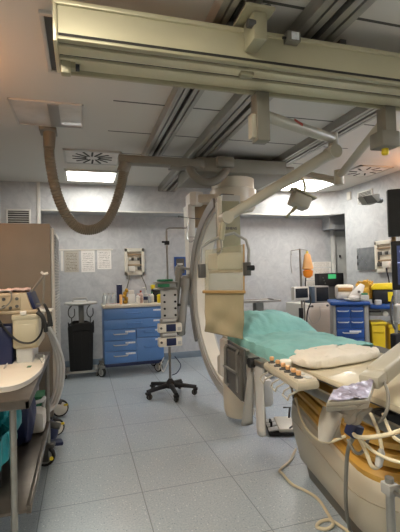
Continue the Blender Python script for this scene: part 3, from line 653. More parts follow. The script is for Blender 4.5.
# foot pedal
t = thing('foot_pedal', 'pale foot switch with black pedals on the floor below the console', 'foot pedal', (1.70, 3.3, 0))
pm = Matrix.Translation((1.69, 3.32, 0)) @ Matrix.Rotation(R(-18), 4, 'Z') @ Matrix.Diagonal((1.25, 1.1, 1, 1))
MB(pm).box(-.09, .11, -.14, .17, .008, .03, .006).obj('base_plate', 'rubber', t)
MB(pm).box(-.02, .11, -.13, .16, .03, .065, .012).obj('housing', 'cream', t)
for y in (-.08, .02, .11): MB(pm).obox((-.055, y, .045), (.07, .075, .012), (0, R(-12), 0), .004).obj('pedal', 'lgrey', t)
MB(pm).tube([(-.06, .05, .04), (-.06, .05, .08), (-.06, -.02, .08), (-.06, -.02, .04)], .008, 8, sm=False).obj('guard', 'black', t)
MB(pm).tube([(.09, .12, .06), (.1, .12, .16), (.05, .12, .16)], .008, 8, sm=False).obj('carry_hook', 'black', t)
cable([at(290, 380, X=1.3), at(293, 395, X=1.42), at(295, 412, X=1.55), at(294, 424, X=1.66), at(290, 428, Z=.075)], .008, 'cableg', 'grey lead from the console down to the foot pedal')

# ================================================================ drawer carts
def handle(parent, x, y, z, w, m='lgrey'):
    MB().tube([(x-w/2, y, z), (x-w/2+.012, y-.03, z-.004), (x+w/2-.012, y-.03, z-.004), (x+w/2, y, z)], .008, 8, sm=False).obj('handle', m, parent)
def drawer(root, x0, x1, y, z0, z1, m, hw=.2, hm='blue', lab=None):
    d = MB().box(x0, x1, y-.022, y, z0, z1, .006).obj('drawer', m, root)
    handle(d, (x0+x1)/2, y-.02, z0+(z1-z0)*.6, hw, hm)
    if lab: MB().box(lab[0], lab[1], y-.026, y-.021, z1-.05, z1-.025).obj('label_holder', 'label', d)
    return d
YC = 5.9; cx0, cx1 = .285, 1.15
t = thing('medical_cart', 'blue drawer cart with beige worktop standing against the back wall', 'cart', (.72, 6.15, 0))
MB().box(cx0, cx1, YC, 6.42, .19, .985, .008).obj('body', 'blue', t)
MB().box(cx0-.012, cx1+.012, YC-.035, 6.43, .985, 1.03, .012).obj('worktop', 'worktop', t)
MB().box(cx0+.01, cx1-.01, YC+.01, 6.40, .14, .19, .01).obj('base_frame', 'navy', t)
g = .008
zz = [.975, .83, .69, .53, .38, .22]
drawer(t, cx0+g, cx1-g, YC, .825, .972, 'blue', .22, 'blue', (1.0, 1.12))
drawer(t, cx0+g, cx1-g, YC, .685, .818, 'blue', .22, 'blue', (1.0, 1.12))
mid = cx0+.46
for z0, z1 in ((.525, .678), (.37, .518), (.215, .363)): drawer(t, cx0+g, mid-.003, YC, z0, z1, 'blue', .2, 'lgrey', (cx0+.30, cx0+.44))
drawer(t, mid+.003, cx1-g, YC, .545, .678, 'blue', .18, 'blue', (1.02, 1.12)); drawer(t, mid+.003, cx1-g, YC, .215, .538, 'blue', .18, 'blue', (1.02, 1.12))
for x, y in ((cx0-.02, 5.95), (cx1-.06, 5.95), (cx0, 6.36), (cx1-.06, 6.36)): caster(t, x, y, .07, .035, R(40), 'lgrey', 'grey', .2)
wz = 1.03
# things on the worktop
def bottle(x, y, r, h, m, capm, label, name='bottle', cat='bottle', neck=.35):
    t = thing(name, label, cat, (x, y, wz), 'bottles and jars on the blue cart')
    MB().lathe((x, y, wz), [(r*.9, 0), (r, .01), (r, h*.68), (r*neck, h*.82), (r*neck, h*.88)], 16).obj('body', m, t)
    MB().lathe((x, y, wz), [(r*neck*1.2, h*.86), (r*neck*1.2, h)], 14).obj('cap', capm, t); return t
for i, (x, lab) in enumerate(((.315, 'leftmost clear jar on the blue cart'), (.385, 'second clear jar from the left on the blue cart'), (.452, 'third clear jar on the blue cart, against the dark blue folder'))):
    bottle(x, 6.1, .032, .17, 'bottleclear', 'lgrey', lab, 'jar', 'jar', .6)
t = thing('folder_box', 'dark navy blue folder box standing upright on the cart', 'box', (.535, 6.15, wz)); MB().box(.50, .575, 6.08, 6.22, wz, wz+.29, .004).obj('sleeve', 'navy', t); MB().box(.507, .568, 6.083, 6.2, wz+.288, wz+.294).obj('pages', 'paper', t)
MB().lathe((.545, 6.02, wz), [(.018, 0), (.022, .01), (.022, .13), (.016, .145)], 14).obj('tube', 'peach', label='tan yellow tube standing before the navy folder box', cat='tube')
b = MB(); 
for k in range(5): b.sphere((.62+.02*math.sin(k*2), 6.1, wz+.03+.042*k), (.04-.003*k, .045, .032), 12)
b.obj('cable_coil', 'gold', label='bundle of ochre and black leads stacked beside the navy folder box', cat='cable')
t = thing('dispenser', 'white box dispenser with printed label on the blue cart', 'box', (.70, 6.1, wz)); MB().box(.655, .76, 6.05, 6.15, wz, wz+.14, .006).obj('box', 'paper', t); MB().box(.665, .75, 6.06, 6.14, wz+.14, wz+.2, .008).obj('packet', 'white', t)
bottle(.80, 6.05, .03, .15, 'paper', 'pink', 'small white bottle right of the white box dispenser')
bottle(.855, 6.12, .034, .19, 'pink', 'red', 'pinkish bottle with a red cap on the blue cart')
t = bottle(.915, 6.03, .033, .2, 'lgrey', 'white', 'hand sanitiser pump bottle with a white spout on the blue cart', 'pump_bottle', 'bottle')
MB().cyl((.915, 6.03, wz+.19), (.915, 6.03, wz+.235), .006, n=8).cyl((.915, 6.03, wz+.235), (.87, 6.02, wz+.23), .008, n=8).obj('spout', 'white', t)
MB().lathe((.915, 6.03, wz), [(.034, .05), (.034, .1)], 16).obj('printed_band', 'navy', t)
bottle(.98, 6.08, .03, .13, 'bottleclear', 'pink', 'short clear bottle right of the pump bottle')
bottle(1.03, 6.13, .028, .16, 'white', 'green', 'white bottle with a green cap near the yellow box')
t = thing('sharps_container', 'black sharps box with bright yellow lid on the blue cart behind the drip pole', 'container', (1.09, 6.2, wz))
MB().box(1.04, 1.19, 6.16, 6.3, wz, wz+.2, .01).obj('body', 'black', t); MB().box(1.035, 1.195, 6.15, 6.31, wz+.2, wz+.27, .012).obj('lid', 'yellow', t)
t = thing('yellow_pot', 'round yellow lidded pot at the right end of the blue cart', 'pot', (1.13, 5.98, wz)); MB().lathe((1.125, 5.98, wz), [(.04, 0), (.045, .01), (.045, .1)], 18).obj('body', 'yellow', t); MB().lathe((1.125, 5.98, wz+.1), [(.048, 0), (.048, .015), (.02, .03)], 18).obj('lid', 'yellow', t)
t = thing('instrument_tray', 'flat white tray with a red edge lying at the front left of the blue cart', 'tray', (.42, 5.95, wz)); MB().box(.32, .52, 5.9, 6.02, wz, wz+.018, .004).obj('tray', 'paper', t); MB().box(.33, .51, 5.905, 5.915, wz+.018, wz+.022).obj('edge', 'red', t)

# ---------------------------------------------------------------- waste trolley
t = thing('waste_trolley', 'grey pedal trolley with a pale lid and two hooks behind the black bin', 'trolley', (.02, 6.25, 0))
MB().lathe((.02, 6.22, 1.06), [(.04, .03), (.22, .02), (.24, .005), (.235, -.01), (.2, -.02), (.05, -.02)], 32).obj('lid', 'lgrey', t)
MB().box(-.08, .1, 6.12, 6.32, 1.085, 1.10, .006).obj('lid_top', 'white', t)
MB().tube([(-.09, 6.08, 1.09), (-.08, 6.08, 1.14), (.1, 6.08, 1.14), (.12, 6.08, 1.09)], .012, 8, sm=False).obj('lid_handle', 'lgrey', t)
MB().box(-.015, .065, 6.3, 6.36, .1, 1.05, .008).obj('column', 'grey', t)
for x in (-.11, .15): MB().tube([(x, 6.2, 1.03), (x-.04, 6.12, .98), (x-.04, 6.1, .9), (x, 6.1, .86), (x+.04, 6.1, .9), (x+.04, 6.12, .99)], .008, 8).tube([(x, 6.1, .86), (x, 6.1, .7)], .008).obj('hook', 'dgrey', t)
MB().box(-.2, .24, 6.02, 6.06, .07, .10, .008).box(-.2, .24, 6.36, 6.40, .07, .10, .008).box(-.2, -.16, 6.02, 6.40, .07, .10, .008).box(.2, .24, 6.02, 6.40, .07, .10, .008).obj('base_frame', 'lgrey', t)
for x, y in ((-.2, 6.04), (.24, 6.04), (-.2, 6.38), (.24, 6.38)): caster(t, x, y, .035, .02, .3, 'lgrey', 'grey', .09)
t = thing('waste_bin', 'tall black plastic waste bin with bag folded over its rim', 'bin', (.02, 6.15, .10))
def frust(x0, x1, y0, y1, z0, z1, tp):
    vs = [(x0+tp, y0+tp, z0), (x1-tp, y0+tp, z0), (x1-tp, y1-tp, z0), (x0+tp, y1-tp, z0), (x0, y0, z1), (x1, y0, z1), (x1, y1, z1), (x0, y1, z1)]
    b = MB(); b._add(vs, [(3, 2, 1, 0), (4, 5, 6, 7), (0, 1, 5, 4), (1, 2, 6, 5), (2, 3, 7, 6), (3, 0, 4, 7)])
    bmesh.ops.bevel(b.b, geom=list(b.b.edges), offset=.02, segments=2, affect='EDGES', profile=.5); return b
frust(-.165, .19, 5.99, 6.29, .102, .75, .02).obj('body', 'black', t)
def binbag(u, v):
    a = 2*PI*u; sg = lambda q: math.copysign(abs(q)**.4, q)
    w = 1+.03*math.sin(a*9)*v; return V((.02+.18*w*sg(math.cos(a)), 6.14+.165*w*sg(math.sin(a)), .78-.12*v+.02*math.sin(a*4+1)))
MB().grid(binbag, 60, 6).obj('bag_rim', 'rubber', t, sol=.006)
for x in (-.09, .02, .13): MB().box(x-.006, x+.006, 5.985, 5.996, .2, .68, .002).obj('rib', 'black', t)
for o in (D.objects['waste_trolley'], D.objects['waste_bin']): o.location.x -= .045

# ---------------------------------------------------------------- drip pole with pumps
iy = 4.74; ix = at(168.3, 300, Y=iy).x
t = thing('drip_pole', 'steel drip pole on a black five arm wheeled base in the middle of the floor', 'drip stand', (ix, iy, 0))
b = MB().lathe((ix, iy, .10), [(.02, .10), (.035, .08), (.06, .05), (.065, .0), (.05, -.01)], 20)
b.obj('base_hub', 'black', t)
for k in range(5):
    a = R(-90+72*k); d = V((math.cos(a), math.sin(a), 0)); c = V((ix, iy, 0))
    MB().loft([(c+d*.03+V((0, 0, .125)), .032), (c+d*.15+V((0, 0, .115)), .027), (c+d*.31+V((0, 0, .095)), .022)], 12).obj('base_arm', 'black', t)
    caster(t, ix+d.x*.31, iy+d.y*.31, .034, .03, a+PI/2, 'dgrey', 'black', .085)
MB().cyl((ix, iy, .2), (ix, iy, 1.2), .016, n=14).obj('lower_pole', 'steel', t)
MB().cyl((ix, iy, 1.2), (ix, iy, at(168, 231, Y=iy).z), .012, n=14).obj('upper_pole', 'steel', t)
tp = lambda x, y: at(x, y, Y=iy)
MB().tube([V((ix, iy, at(168, 232, Y=iy).z)), V((ix, iy, at(168, 229.5, Y=iy).z)), tp(169, 228), tp(178, 228), tp(186, 228), tp(188, 226), tp(189, 219)], .009, 8, sm=False).obj('top_arm', 'steel', t)
MB().tube([tp(179, 218), tp(178, 216), tp(189, 218), tp(200, 219)], .005, 8, sm=False).tube([tp(188, 226), tp(187, 236), tp(190, 242), tp(194, 240), tp(195, 237)], .005, 8).tube([tp(188, 237), tp(200, 237)], .004, 8).obj('hook', 'chrome', t)
MB().box(ix-.028, ix+.028, iy-.03, iy+.02, at(168, 245, Y=iy).z, at(168, 241, Y=iy).z, .008).obj('pole_clamp', 'black', t)
MB().cyl((ix-.06, iy, at(168, 242, Y=iy).z), (ix-.02, iy, at(168, 242, Y=iy).z), .012, n=10).obj('clamp_screw', 'black', t)
MB().box(ix-.10, ix+.095, iy-.06, iy-.02, .90, 1.265, .006).obj('pump_rack', 'lgrey', t)
for z in (.96, 1.04, 1.12, 1.2):
    for x in (-.06, .07): MB().cyl((ix+x, iy-.075, z), (ix+x, iy-.06, z), .013, n=10).obj('rack_knob', 'black', t)
MB().cyl((ix+.095, iy-.05, 1.08), (ix+.14, iy-.05, 1.075), .016, n=10).obj('side_knob', 'black', t)
MB().box(ix-.17, ix+.1, iy-.10, iy+.06, 1.265, 1.285, .005).box(ix-.17, ix+.1, iy-.10, iy+.06, 1.345, 1.36, .005).obj('tray', 'steel', t)
t2 = thing('infusion_unit', 'grey green module lying on the tray of the drip pole', 'medical device', (ix-.04, iy, 1.285), None)
MB().box(ix-.15, ix+.08, iy-.09, iy+.05, 1.287, 1.343, .008).obj('case', 'grey', t2); MB().box(ix-.14, ix+.0, iy-.095, iy-.088, 1.296, 1.335).obj('front', 'green', t2)
MB().box(ix-.13, ix+.05, iy-.08, iy+.04, 1.362, 1.39, .012).obj('green_clamp', 'green', label='green strap bundle lying on top of the drip pole tray', cat='strap')
def pump(z, label):
    t = thing('infusion_pump', label, 'infusion pump', (ix-.02, iy-.1, z), 'infusion pumps')
    MB().box(ix-.15, ix+.13, iy-.13, iy-.03, z, z+.105, .012).obj('case', 'cream', t)
    MB().box(ix-.06, ix+.055, iy-.136, iy-.128, z+.012, z+.098, .004).obj('display', 'navy', t)
    MB().box(ix-.12, ix+.06, iy-.11, iy-.03, z+.105, z+.16, .01).obj('syringe_cradle', 'grey', t)
    MB().cyl((ix-.10, iy-.12, z+.14), (ix+.06, iy-.12, z+.14), .016, n=12).obj('syringe', 'lgrey', t)
    MB().box(ix+.075, ix+.115, iy-.136, iy-.128, z+.02, z+.06, .003).obj('keypad', 'lgrey', t)
    MB().cyl((ix-.12, iy-.13, z+.055), (ix-.12, iy-.14, z+.055), .014, n=12).obj('knob', 'dgrey', t)
pump(.765, 'upper cream infusion pump with blue display on the drip pole'); pump(.60, 'lower cream infusion pump with blue display on the drip pole')
MB().box(ix+.1, ix+.2, iy-.04, iy+.06, .70, .90, .03).obj('power_unit', 'dgrey', label='dark rounded power unit at the right of the infusion pumps', cat='medical device')
cable([(ix-.08, iy-.05, .47), (ix-.12, iy-.05, .38), (ix-.09, iy-.04, .30), (ix-.02, iy-.02, .42)], .005, 'hosew', 'thin pale lead looping under the lower infusion pump')
cable([(ix+.05, iy-.05, .47), (ix+.12, iy-.05, .36), (ix+.08, iy-.03, .27), (ix+.02, iy-.015, .24)], .005, 'navy', 'dark blue lead hanging right of the drip pole')

# ---------------------------------------------------------------- back wall fittings
def sheet(x0, y0, x1, y1, m, label, grp, Yw=YB):
    a, c = at(x0, y0, Y=Yw), at(x1, y1, Y=Yw)
    b = MB().box(a.x, c.x, Yw-.004, Yw-.001, c.z, a.z); return b.obj('paper_sheet', m, label=label, cat='paper', group=grp)
g_ = 'papers on the back wall'
sheet(60.5, 251, 63.5, 271, 'paper', 'narrow pale sheet at the left edge of the row of papers', g_)
sheet(64, 251, 79, 272, 'text2', 'grey photo printed sheet in the row of papers by the beige cabinet', g_)
sheet(81, 250, 95, 272, 'text1', 'middle white printed sheet in the row of papers', g_)
sheet(97, 249.5, 111.5, 269, 'text1', 'rightmost white printed sheet in the row above the black bin', g_)
a, c = at(58, 250, Y=YB), at(113, 249, Y=YB); MB().box(a.x, c.x, YB-.01, YB-.001, a.z-.01, a.z+.012).obj('paper_rail', 'white', label='thin white strip holding the papers on the back wall', cat='strip')
def socket_panel(Mx, w, h, label):
    t = thing('socket_panel', label, 'panel', Mx.translation)
    f = MB(Mx)
    for a in ((-w/2, -w/2+.05, 0, .05, -h/2, h/2), (w/2-.05, w/2, 0, .05, -h/2, h/2), (-w/2, w/2, 0, .05, h/2-.06, h/2), (-w/2, w/2, 0, .05, -h/2, -h/2+.06)): f.box(*a, .006)
    f.obj('frame', 'cream', t)
    MB(Mx).box(-w/2+.04, w/2-.04, .001, .012, -h/2+.05, h/2-.05).obj('back_plate', 'worktop', t)
    for z in (.26*h, -.12*h): MB(Mx).box(-w/2+.05, w/2-.05, .012, .035, z-.012, z+.012, .003).obj('rail', 'tan', t)
    for k in range(4): MB(Mx).box(-w/2+.07+k*(w-.14)/4, -w/2+.07+(k+.8)*(w-.14)/4, .012, .03, .05*h, .16*h, .003).obj('socket', 'dgrey' if k % 2 else 'lgrey', t)
    MB(Mx).box(-w/2+.06, 0, .012, .09, -.36*h, -.16*h, .01).obj('module', 'white', t)
    MB(Mx).box(.05, w/2-.055, .012, .05, -.3*h, -.18*h, .006).obj('connector', 'dgrey', t)
    MB(Mx).box(w/2-.075, w/2-.05, .012, .03, -.2*h, .16*h, .003).obj('switch_strip', 'dgrey', t)
    return t
a, c = at(124, 248.5, Y=YB), at(144.5, 275, Y=YB)
socket_panel(Matrix.Translation(((a.x+c.x)/2, YB, (a.z+c.z)/2)) @ Matrix.Rotation(PI, 4, 'Z') @ Matrix.Diagonal((-1, 1, 1, 1)), c.x-a.x, a.z-c.z, 'cream framed socket panel on the back wall above the blue cart'); sp1 = D.objects['socket_panel']
MB().tube([at(130, 274, Y=YB-.04), at(129, 280, Y=YB-.03), at(127, 288, Y=YB-.03), at(126, 296, Y=YB-.05)], .008).obj('cord', 'cableg', sp1)
MB().tube([at(140, 272, Y=YB-.04), at(143, 279, Y=YB-.03), at(146, 287, Y=YB-.03), at(145, 296, Y=YB-.05)], .008).obj('cord', 'cableg', sp1)
t = thing('wall_notice', 'blue framed dark notice on the back wall beside the drip pole', 'notice', (1.65, YB, 1.6))
a, c = at(174, 257, Y=YB), at(186, 275, Y=YB); MB().box(a.x, c.x, YB-.02, YB-.001, c.z, a.z, .004).obj('frame', 'blue2', t); MB().box(a.x+.03, c.x-.03, YB-.024, YB-.018, c.z+.03, a.z-.03).obj('picture', 'dgrey', t); MB().box(a.x+.05, c.x-.06, YB-.026, YB-.022, a.z-.14, a.z-.11).obj('print', 'lgrey', t)
for i, (x0, y0, x1, y1) in enumerate(((312, 262, 331, 267), (311, 268, 331, 274), (306, 274, 319, 280), (306, 281, 318, 287), (320, 275, 331, 281))):
    sheet(x0, y0, x1, y1, 'text3', ['topmost form sheet', 'second form sheet down', 'left form sheet of the third row', 'lowest left form sheet', 'right form sheet of the third row'][i]+' of the group behind the drip bag', 'form sheets on the back wall')

# ---------------------------------------------------------------- beige cabinet at left
t = thing('tall_cabinet', 'tall flat beige cabinet with a louvred white side at the left', 'cabinet', (-.7, 4.8, 0))
MB().box(XL+.01, -.3, 4.3, 5.3, .05, 1.99, .006).obj('body', 'beige', t)
MB().box(XL+.01, -.32, 4.33, 5.28, 0, .05).obj('plinth', 'dgrey', t)
sd = MB().box(-.3, -.27, 4.34, 5.26, .3, 1.95, .004).obj('side_panel', 'white', t, 'pale louvred side panel')
for k in range(48):
    z = .42+k*.031; MB().box(-.272, -.258, 4.42, 5.15, z, z+.014, .003).obj('louvre', 'lgrey', sd)

# ================================================================ instrument trolley, left foreground
tz = .86; bx0, bx1, by0, by1 = -1.0, -.25, 2.06, 3.36
t = thing('steel_trolley', 'stainless steel instrument trolley with a lower shelf in the left foreground', 'trolley', (-.62, 2.6, 0))
MB().box(bx0, bx1, by0, by1, tz-.012, tz, .004).obj('table_top', 'steeld', t)
MB().box(bx0, bx1, by0, by0+.02, tz-.045, tz-.008, .003).box(bx1-.02, bx1, by0, by1, tz-.045, tz-.008, .003).box(bx0, bx1, by1-.02, by1, tz-.045, tz-.008, .003).obj('apron', 'steeld', t)
MB().box(bx0, bx1-.01, by0+.06, by1-.02, .30, .318, .004).box(bx1-.03, bx1-.008, by0+.06, by1-.02, .295, .335, .003).obj('shelf', 'steeld', t)
for x, y in ((bx1-.08, by0+.05), (bx1-.022, by1-.05), (bx0+.03, by0+.06), (bx0+.03, by1-.03)):
    MB().cyl((x, y, .16), (x, y, tz-.01), .016, n=14).obj('leg', 'steel', t)
    caster(t, x, y, .075, .035, R(82), 'grey', 'dgrey', .2)
MB().cyl((bx1+.0, 3.255, .075), (bx1+.004, 3.245, .075), .014, n=12).obj('yellow_axle_cap', 'yellow', t)
# white tray
t = thing('plastic_tray', 'cream white rounded plastic tray lying on the steel trolley', 'tray', (-.5, 2.6, tz))
c = [at(-22, 394, Z=tz), at(10, 392, Z=tz), at(30, 384, Z=tz), at(42, 372, Z=tz), at(44, 362, Z=tz), at(40, 358.5, Z=tz), at(9, 358, Z=tz), at(-12, 372, Z=tz)]
pc = smooth([(v.x, v.y, 0) for v in c]+[(c[0].x, c[0].y, 0)], 5)[:-1]
cc = sum((V(p) for p in pc), V())/len(pc)
MB().prism([(p.x, p.y) for p in pc], tz+.001, tz+.012, 'z', .003).obj('base', 'cream', t)
vs = []; fs = []; n = len(pc)
for p in pc:
    dd = (p-cc); 
    for s, z in ((1, .008), (1.02, .03), (.985, .032), (.955, .014)): vs.append((cc.x+dd.x*s, cc.y+dd.y*s, tz+z))
for i in range(n):
    for k in range(4): fs.append((i*4+k, i*4+(k+1) % 4, ((i+1) % n)*4+(k+1) % 4, ((i+1) % n)*4+k))
MB()._add(vs, fs).obj('rim', 'white', t)
p = at(29, 367, Z=tz+.013); MB().box(p.x-.012, p.x+.012, p.y-.015, p.y+.04, tz+.0125, tz+.0135).obj('green_mark', 'green', t)
# electrosurgical units
t = thing('generator_unit', 'pale cream lower generator unit with rounded edges on the steel trolley', 'medical device', (-.5, 3.1, tz))
MB().box(-.45, -.285, 2.9, 3.34, .965, 1.175, .02, 3).obj('case', 'esu2', t); MB().box(-.455, -.28, 2.895, 3.345, 1.155, 1.195, .012).obj('top_cover', 'esu2', t)
MB().box(-.44, -.30, 2.893, 2.902, 1.0, 1.13, .004).obj('front_panel', 'esu2', t); MB().box(-.40, -.36, 2.885, 2.905, 1.19, 1.22, .006).obj('white_cap', 'white', t)
MB().box(-.43, -.33, 2.92, 3.3, tz, .966, .006).obj('foot_frame', 'lgrey', t)
t = thing('monitor_unit', 'sand coloured upper monitor unit with sloped side and knobs stacked at the left', 'medical device', (-.6, 3.1, 1.196))
MB().prism([(-1.0, 1.20), (-.29, 1.20), (-.285, 1.215), (-.33, 1.225), (-.365, 1.34), (-1.0, 1.34)], 2.93, 3.34, 'y', .012).obj('case', 'esu', t)
MB().box(-1.0, -.29, 2.915, 3.35, 1.196, 1.222, .01).obj('base_tray', 'esu', t)
MB().box(-.525, -.40, 2.918, 2.932, 1.228, 1.33, .006).obj('front_plate', 'esu', t)
for x, z in ((-.50, 1.30), (-.50, 1.25), (-.42, 1.25), (-.42, 1.30), (-.46, 1.24)): MB().cyl((x, 2.91, z), (x, 2.93, z), .011, n=12).obj('knob', 'dgrey', t)
MB().prism([(-.372, 1.34), (-.345, 1.34), (-.305, 1.225), (-.325, 1.222)], 2.95, 3.3, 'y', .004).obj('sloped_screen', 'navy', t)
MB().prism([(-.30, 1.205), (-.20, 1.20), (-.20, 1.215), (-.30, 1.222)], 2.96, 3.1, 'y', .003).obj('side_shelf', 'white', t)
def gz(u, v): x, y = -.57+.21*u, 2.96+.24*v; return V((x, y, 1.355+.02*noise.noise(V((x*22, y*22, 1)))))
MB().grid(gz, 24, 20).obj('gauze_pad', 'pink', label='crumpled pale pink gauze pad on top of the sand coloured unit', cat='gauze', sol=.012)
nb = at(12, 340, Y=2.9).x; MB().box(nb-.16, nb, 2.9, 3.08, tz, 1.125, .015).obj('blue_box', 'navy', label='dark navy blue upright box at the left edge of the steel trolley', cat='box')
t = thing('hook_stand', 'thin bent wire holder rising from the units with a small clip on top', 'wire stand', (-.25, 3.1, 1.2))
q = lambda x, y: at(x, y, Y=3.05)
MB().tube([q(36, 304), q(43, 304), q(44, 275)], .007, 8, sm=False).tube([q(31, 292), q(44, 275)], .008, 8).obj('wire', 'cableg', t)
MB().tube([q(41, 272), q(44, 274), q(48, 273)], .009, 8).obj('clip', 'white', t)
q = lambda x, y: at(x, y, Y=2.865)
def blk(pts, lab, r=.007, m='cablek'): cable(pts, r, m, lab)
blk([q(-4, 316), q(6, 330), q(18, 341), q(30, 343), q(38, 338), q(42, 330), q(42, 318), q(38, 308)], 'black cable sagging across the front of the cream unit')
blk([q(-3, 310), q(6, 306), q(11, 300), q(11, 293), q(7, 291), q(0, 292)], 'thin grey cable curving over the sand coloured unit at the left edge', .005, 'cableg')
blk([q(37, 312), q(42, 316), q(45, 324), q(46, 332)], 'black cable clipped to the right side of the units', .014)
def strapf(u, v): 
    a = q(43, 304).lerp(q(45, 303), u); c2 = q(47, 327).lerp(q(53, 326), u); p = a.lerp(c2, v); p.x += .012*math.sin(PI*v); return p
MB().grid(strapf, 4, 12).obj('strap', 'black', label='flat black strap hanging beside the units, widening at its lower end', cat='strap', sol=.006)
cable([at(4, 368, Z=tz+.02), at(14, 356, Z=tz+.015), at(28, 353, Z=tz+.012), at(38, 357, Z=tz+.012), at(42, 362, Z=tz+.04)], .004, 'hosew', 'clear thin tube lying behind the cream tray')
# lower shelf contents
def blob(c, s, m, name, label, cat, sc=6, amp=.25, n=28):
    c = V(c)
    def f(u, v):
        a = 2*PI*u; b = PI*(v-.5); d = V((math.cos(a)*math.cos(b), math.sin(a)*math.cos(b), math.sin(b)))
        e = V((math.copysign(abs(d.x)**.6, d.x), math.copysign(abs(d.y)**.6, d.y), math.copysign(abs(d.z)**.6, d.z)))
        k = 1+amp*noise.noise(d*sc*.4+c)+.4*amp*noise.noise(d*sc); 
        p = V((e.x*s[0]*k, e.y*s[1]*k, e.z*s[2]*k)); 
        p.z = max(p.z, -s[2]); return c+p
    return MB().grid(f, n*2, n).obj(name, m, label=label, cat=cat)
t = thing('waste_bucket', 'dark round bucket lined with a teal bag under the steel trolley', 'bucket', (-.62, 2.16, .32))
MB().lathe((-.60, 2.34, .322), [(.15, 0), (.17, .02), (.19, .24)], 28).obj('bucket', 'black', t)
def tb(u, v):
    a = 2*PI*u; w = 1+.05*math.sin(a*7)+.03*math.sin(a*13+v*3); zr = .62-.13*v+.015*math.sin(a*3)
    r = .20*w*(1+.06*v); return V((-.60+r*math.cos(a), 2.34+r*math.sin(a), zr))
MB().grid(tb, 70, 8).obj('teal_bag', 'bag', t, sol=.004)
blob((-.52, 2.62, .60), (.13, .2, .15), 'bag', 'teal_bag', 'crumpled teal plastic bag hanging under the top of the steel trolley', 'bag', 7, .25)
blob((-.45, 2.98, .5), (.12, .12, .182), 'navy', 'navy_bag', 'dark navy bundle on the shelf behind the teal bag', 'bag', 5, .15)
t = thing('jerrycan', 'small white jug with a loop handle on the lower shelf of the trolley', 'jug', (-.33, 3.2, .318)); MB().box(-.38, -.28, 3.1, 3.3, .32, .47, .03).obj('body', 'white', t); MB().tube([(-.36, 3.12, .46), (-.36, 3.12, .53), (-.30, 3.16, .54), (-.29, 3.26, .53), (-.30, 3.26, .46)], .014, 8).obj('handle', 'lgrey', t)

# machine behind with big wheels and breathing hoses
t = thing('anaesthesia_trolley', 'low machine base with large white rimmed wheels behind the steel trolley', 'trolley', (-.55, 4.0, 0))
MB().box(-.95, -.36, 3.62, 4.25, .16, .30, .03).obj('base', 'dgrey', t)
MB().box(-.9, -.42, 3.75, 4.22, .30, .82, .03).obj('body', 'lgrey', t)
MB().box(-.42, -.33, 3.72, 3.95, .32, .42, .015).obj('green_fitting', 'green', t)
MB().loft([(V((-.4, 3.62, .24)), .03), (V((-.28, 3.58, .22)), .03), (V((-.2, 3.56, .2)), .026)], 12).obj('wheel_arm', 'dgrey', t)
MB().loft([(V((-.4, 4.2, .24)), .03), (V((-.28, 4.25, .22)), .03), (V((-.22, 4.26, .2)), .026)], 12).obj('wheel_arm', 'dgrey', t)
for x, y, r in ((-.245, 4.45, .085), (-.255, 3.92, .075)):
    c = MB().lathe((x, y, r), [(r*.6, -.025), (r*.95, -.025), (r, -.012), (r, .012), (r*.95, .025), (r*.6, .025)], 28, Matrix.Rotation(R(14), 3, 'Z') @ Matrix.Rotation(PI/2, 3, 'X')).obj('wheel', 'rubber', t)
    MB().lathe((x, y, r), [(r*.15, -.03), (r*.8, -.027), (r*.8, .027), (r*.15, .03)], 24, Matrix.Rotation(R(14), 3, 'Z') @ Matrix.Rotation(PI/2, 3, 'X')).obj('rim', 'cream', c)
    MB().obox((x+.05, y-.01, r+.03), (.05, .02, .02), None, .005).obj('brake_tab', 'yellow', t)
MB().sphere((-.31, 3.72, .115), (.09, .1, .10), 18).obj('wheel_guard', 'navy', t)
MB().obox((-.26, 3.55, .08), (.16, .1, .03), (0, R(8), .2), .01).obj('pedal', 'navy', t)
for k, (dx, lab) in enumerate(((0, 'outer'), (3, 'middle'), (6, 'inner'))):
    cable([at(46-dx*.6, 322, Y=3.7+.03*dx), at(55-dx*.7, 338, Y=3.8+.03*dx), at(63-dx, 362, Y=3.9+.03*dx), at(62-dx, 385, Y=3.95+.03*dx), at(56-dx, 404, Y=3.95+.03*dx), at(48-dx, 412, Y=3.9+.03*dx)], .015, 'hosew', lab+' of the three pale breathing hoses arching down behind the steel trolley', 'hose', 'breathing_hose')

# ================================================================ right back corner
Yt = 5.0
MB().box(2.0, 2.60, 4.86, 5.3, 1.028, 1.045, .006).obj('tmp', 'steel') if False else None
t = thing('side_tray', 'grey instrument tray on a stand behind the head of the table', 'tray table', (2.2, 5.1, 0))
MB().box(1.85, 2.60, 4.95, 5.3, 1.035, 1.05, .005).box(1.85, 2.60, 4.94, 4.96, 1.035, 1.065, .004).box(1.85, 2.6, 5.29, 5.31, 1.035, 1.065, .004).box(2.585, 2.605, 4.94, 5.31, 1.035, 1.065, .004).obj('tray', 'steel', t)
MB().box(2.28, 2.40, 5.06, 5.18, .06, 1.035, .01).obj('column', 'grey', t); MB().box(2.0, 2.5, 4.95, 5.25, .02, .06, .01).obj('foot', 'grey', t)

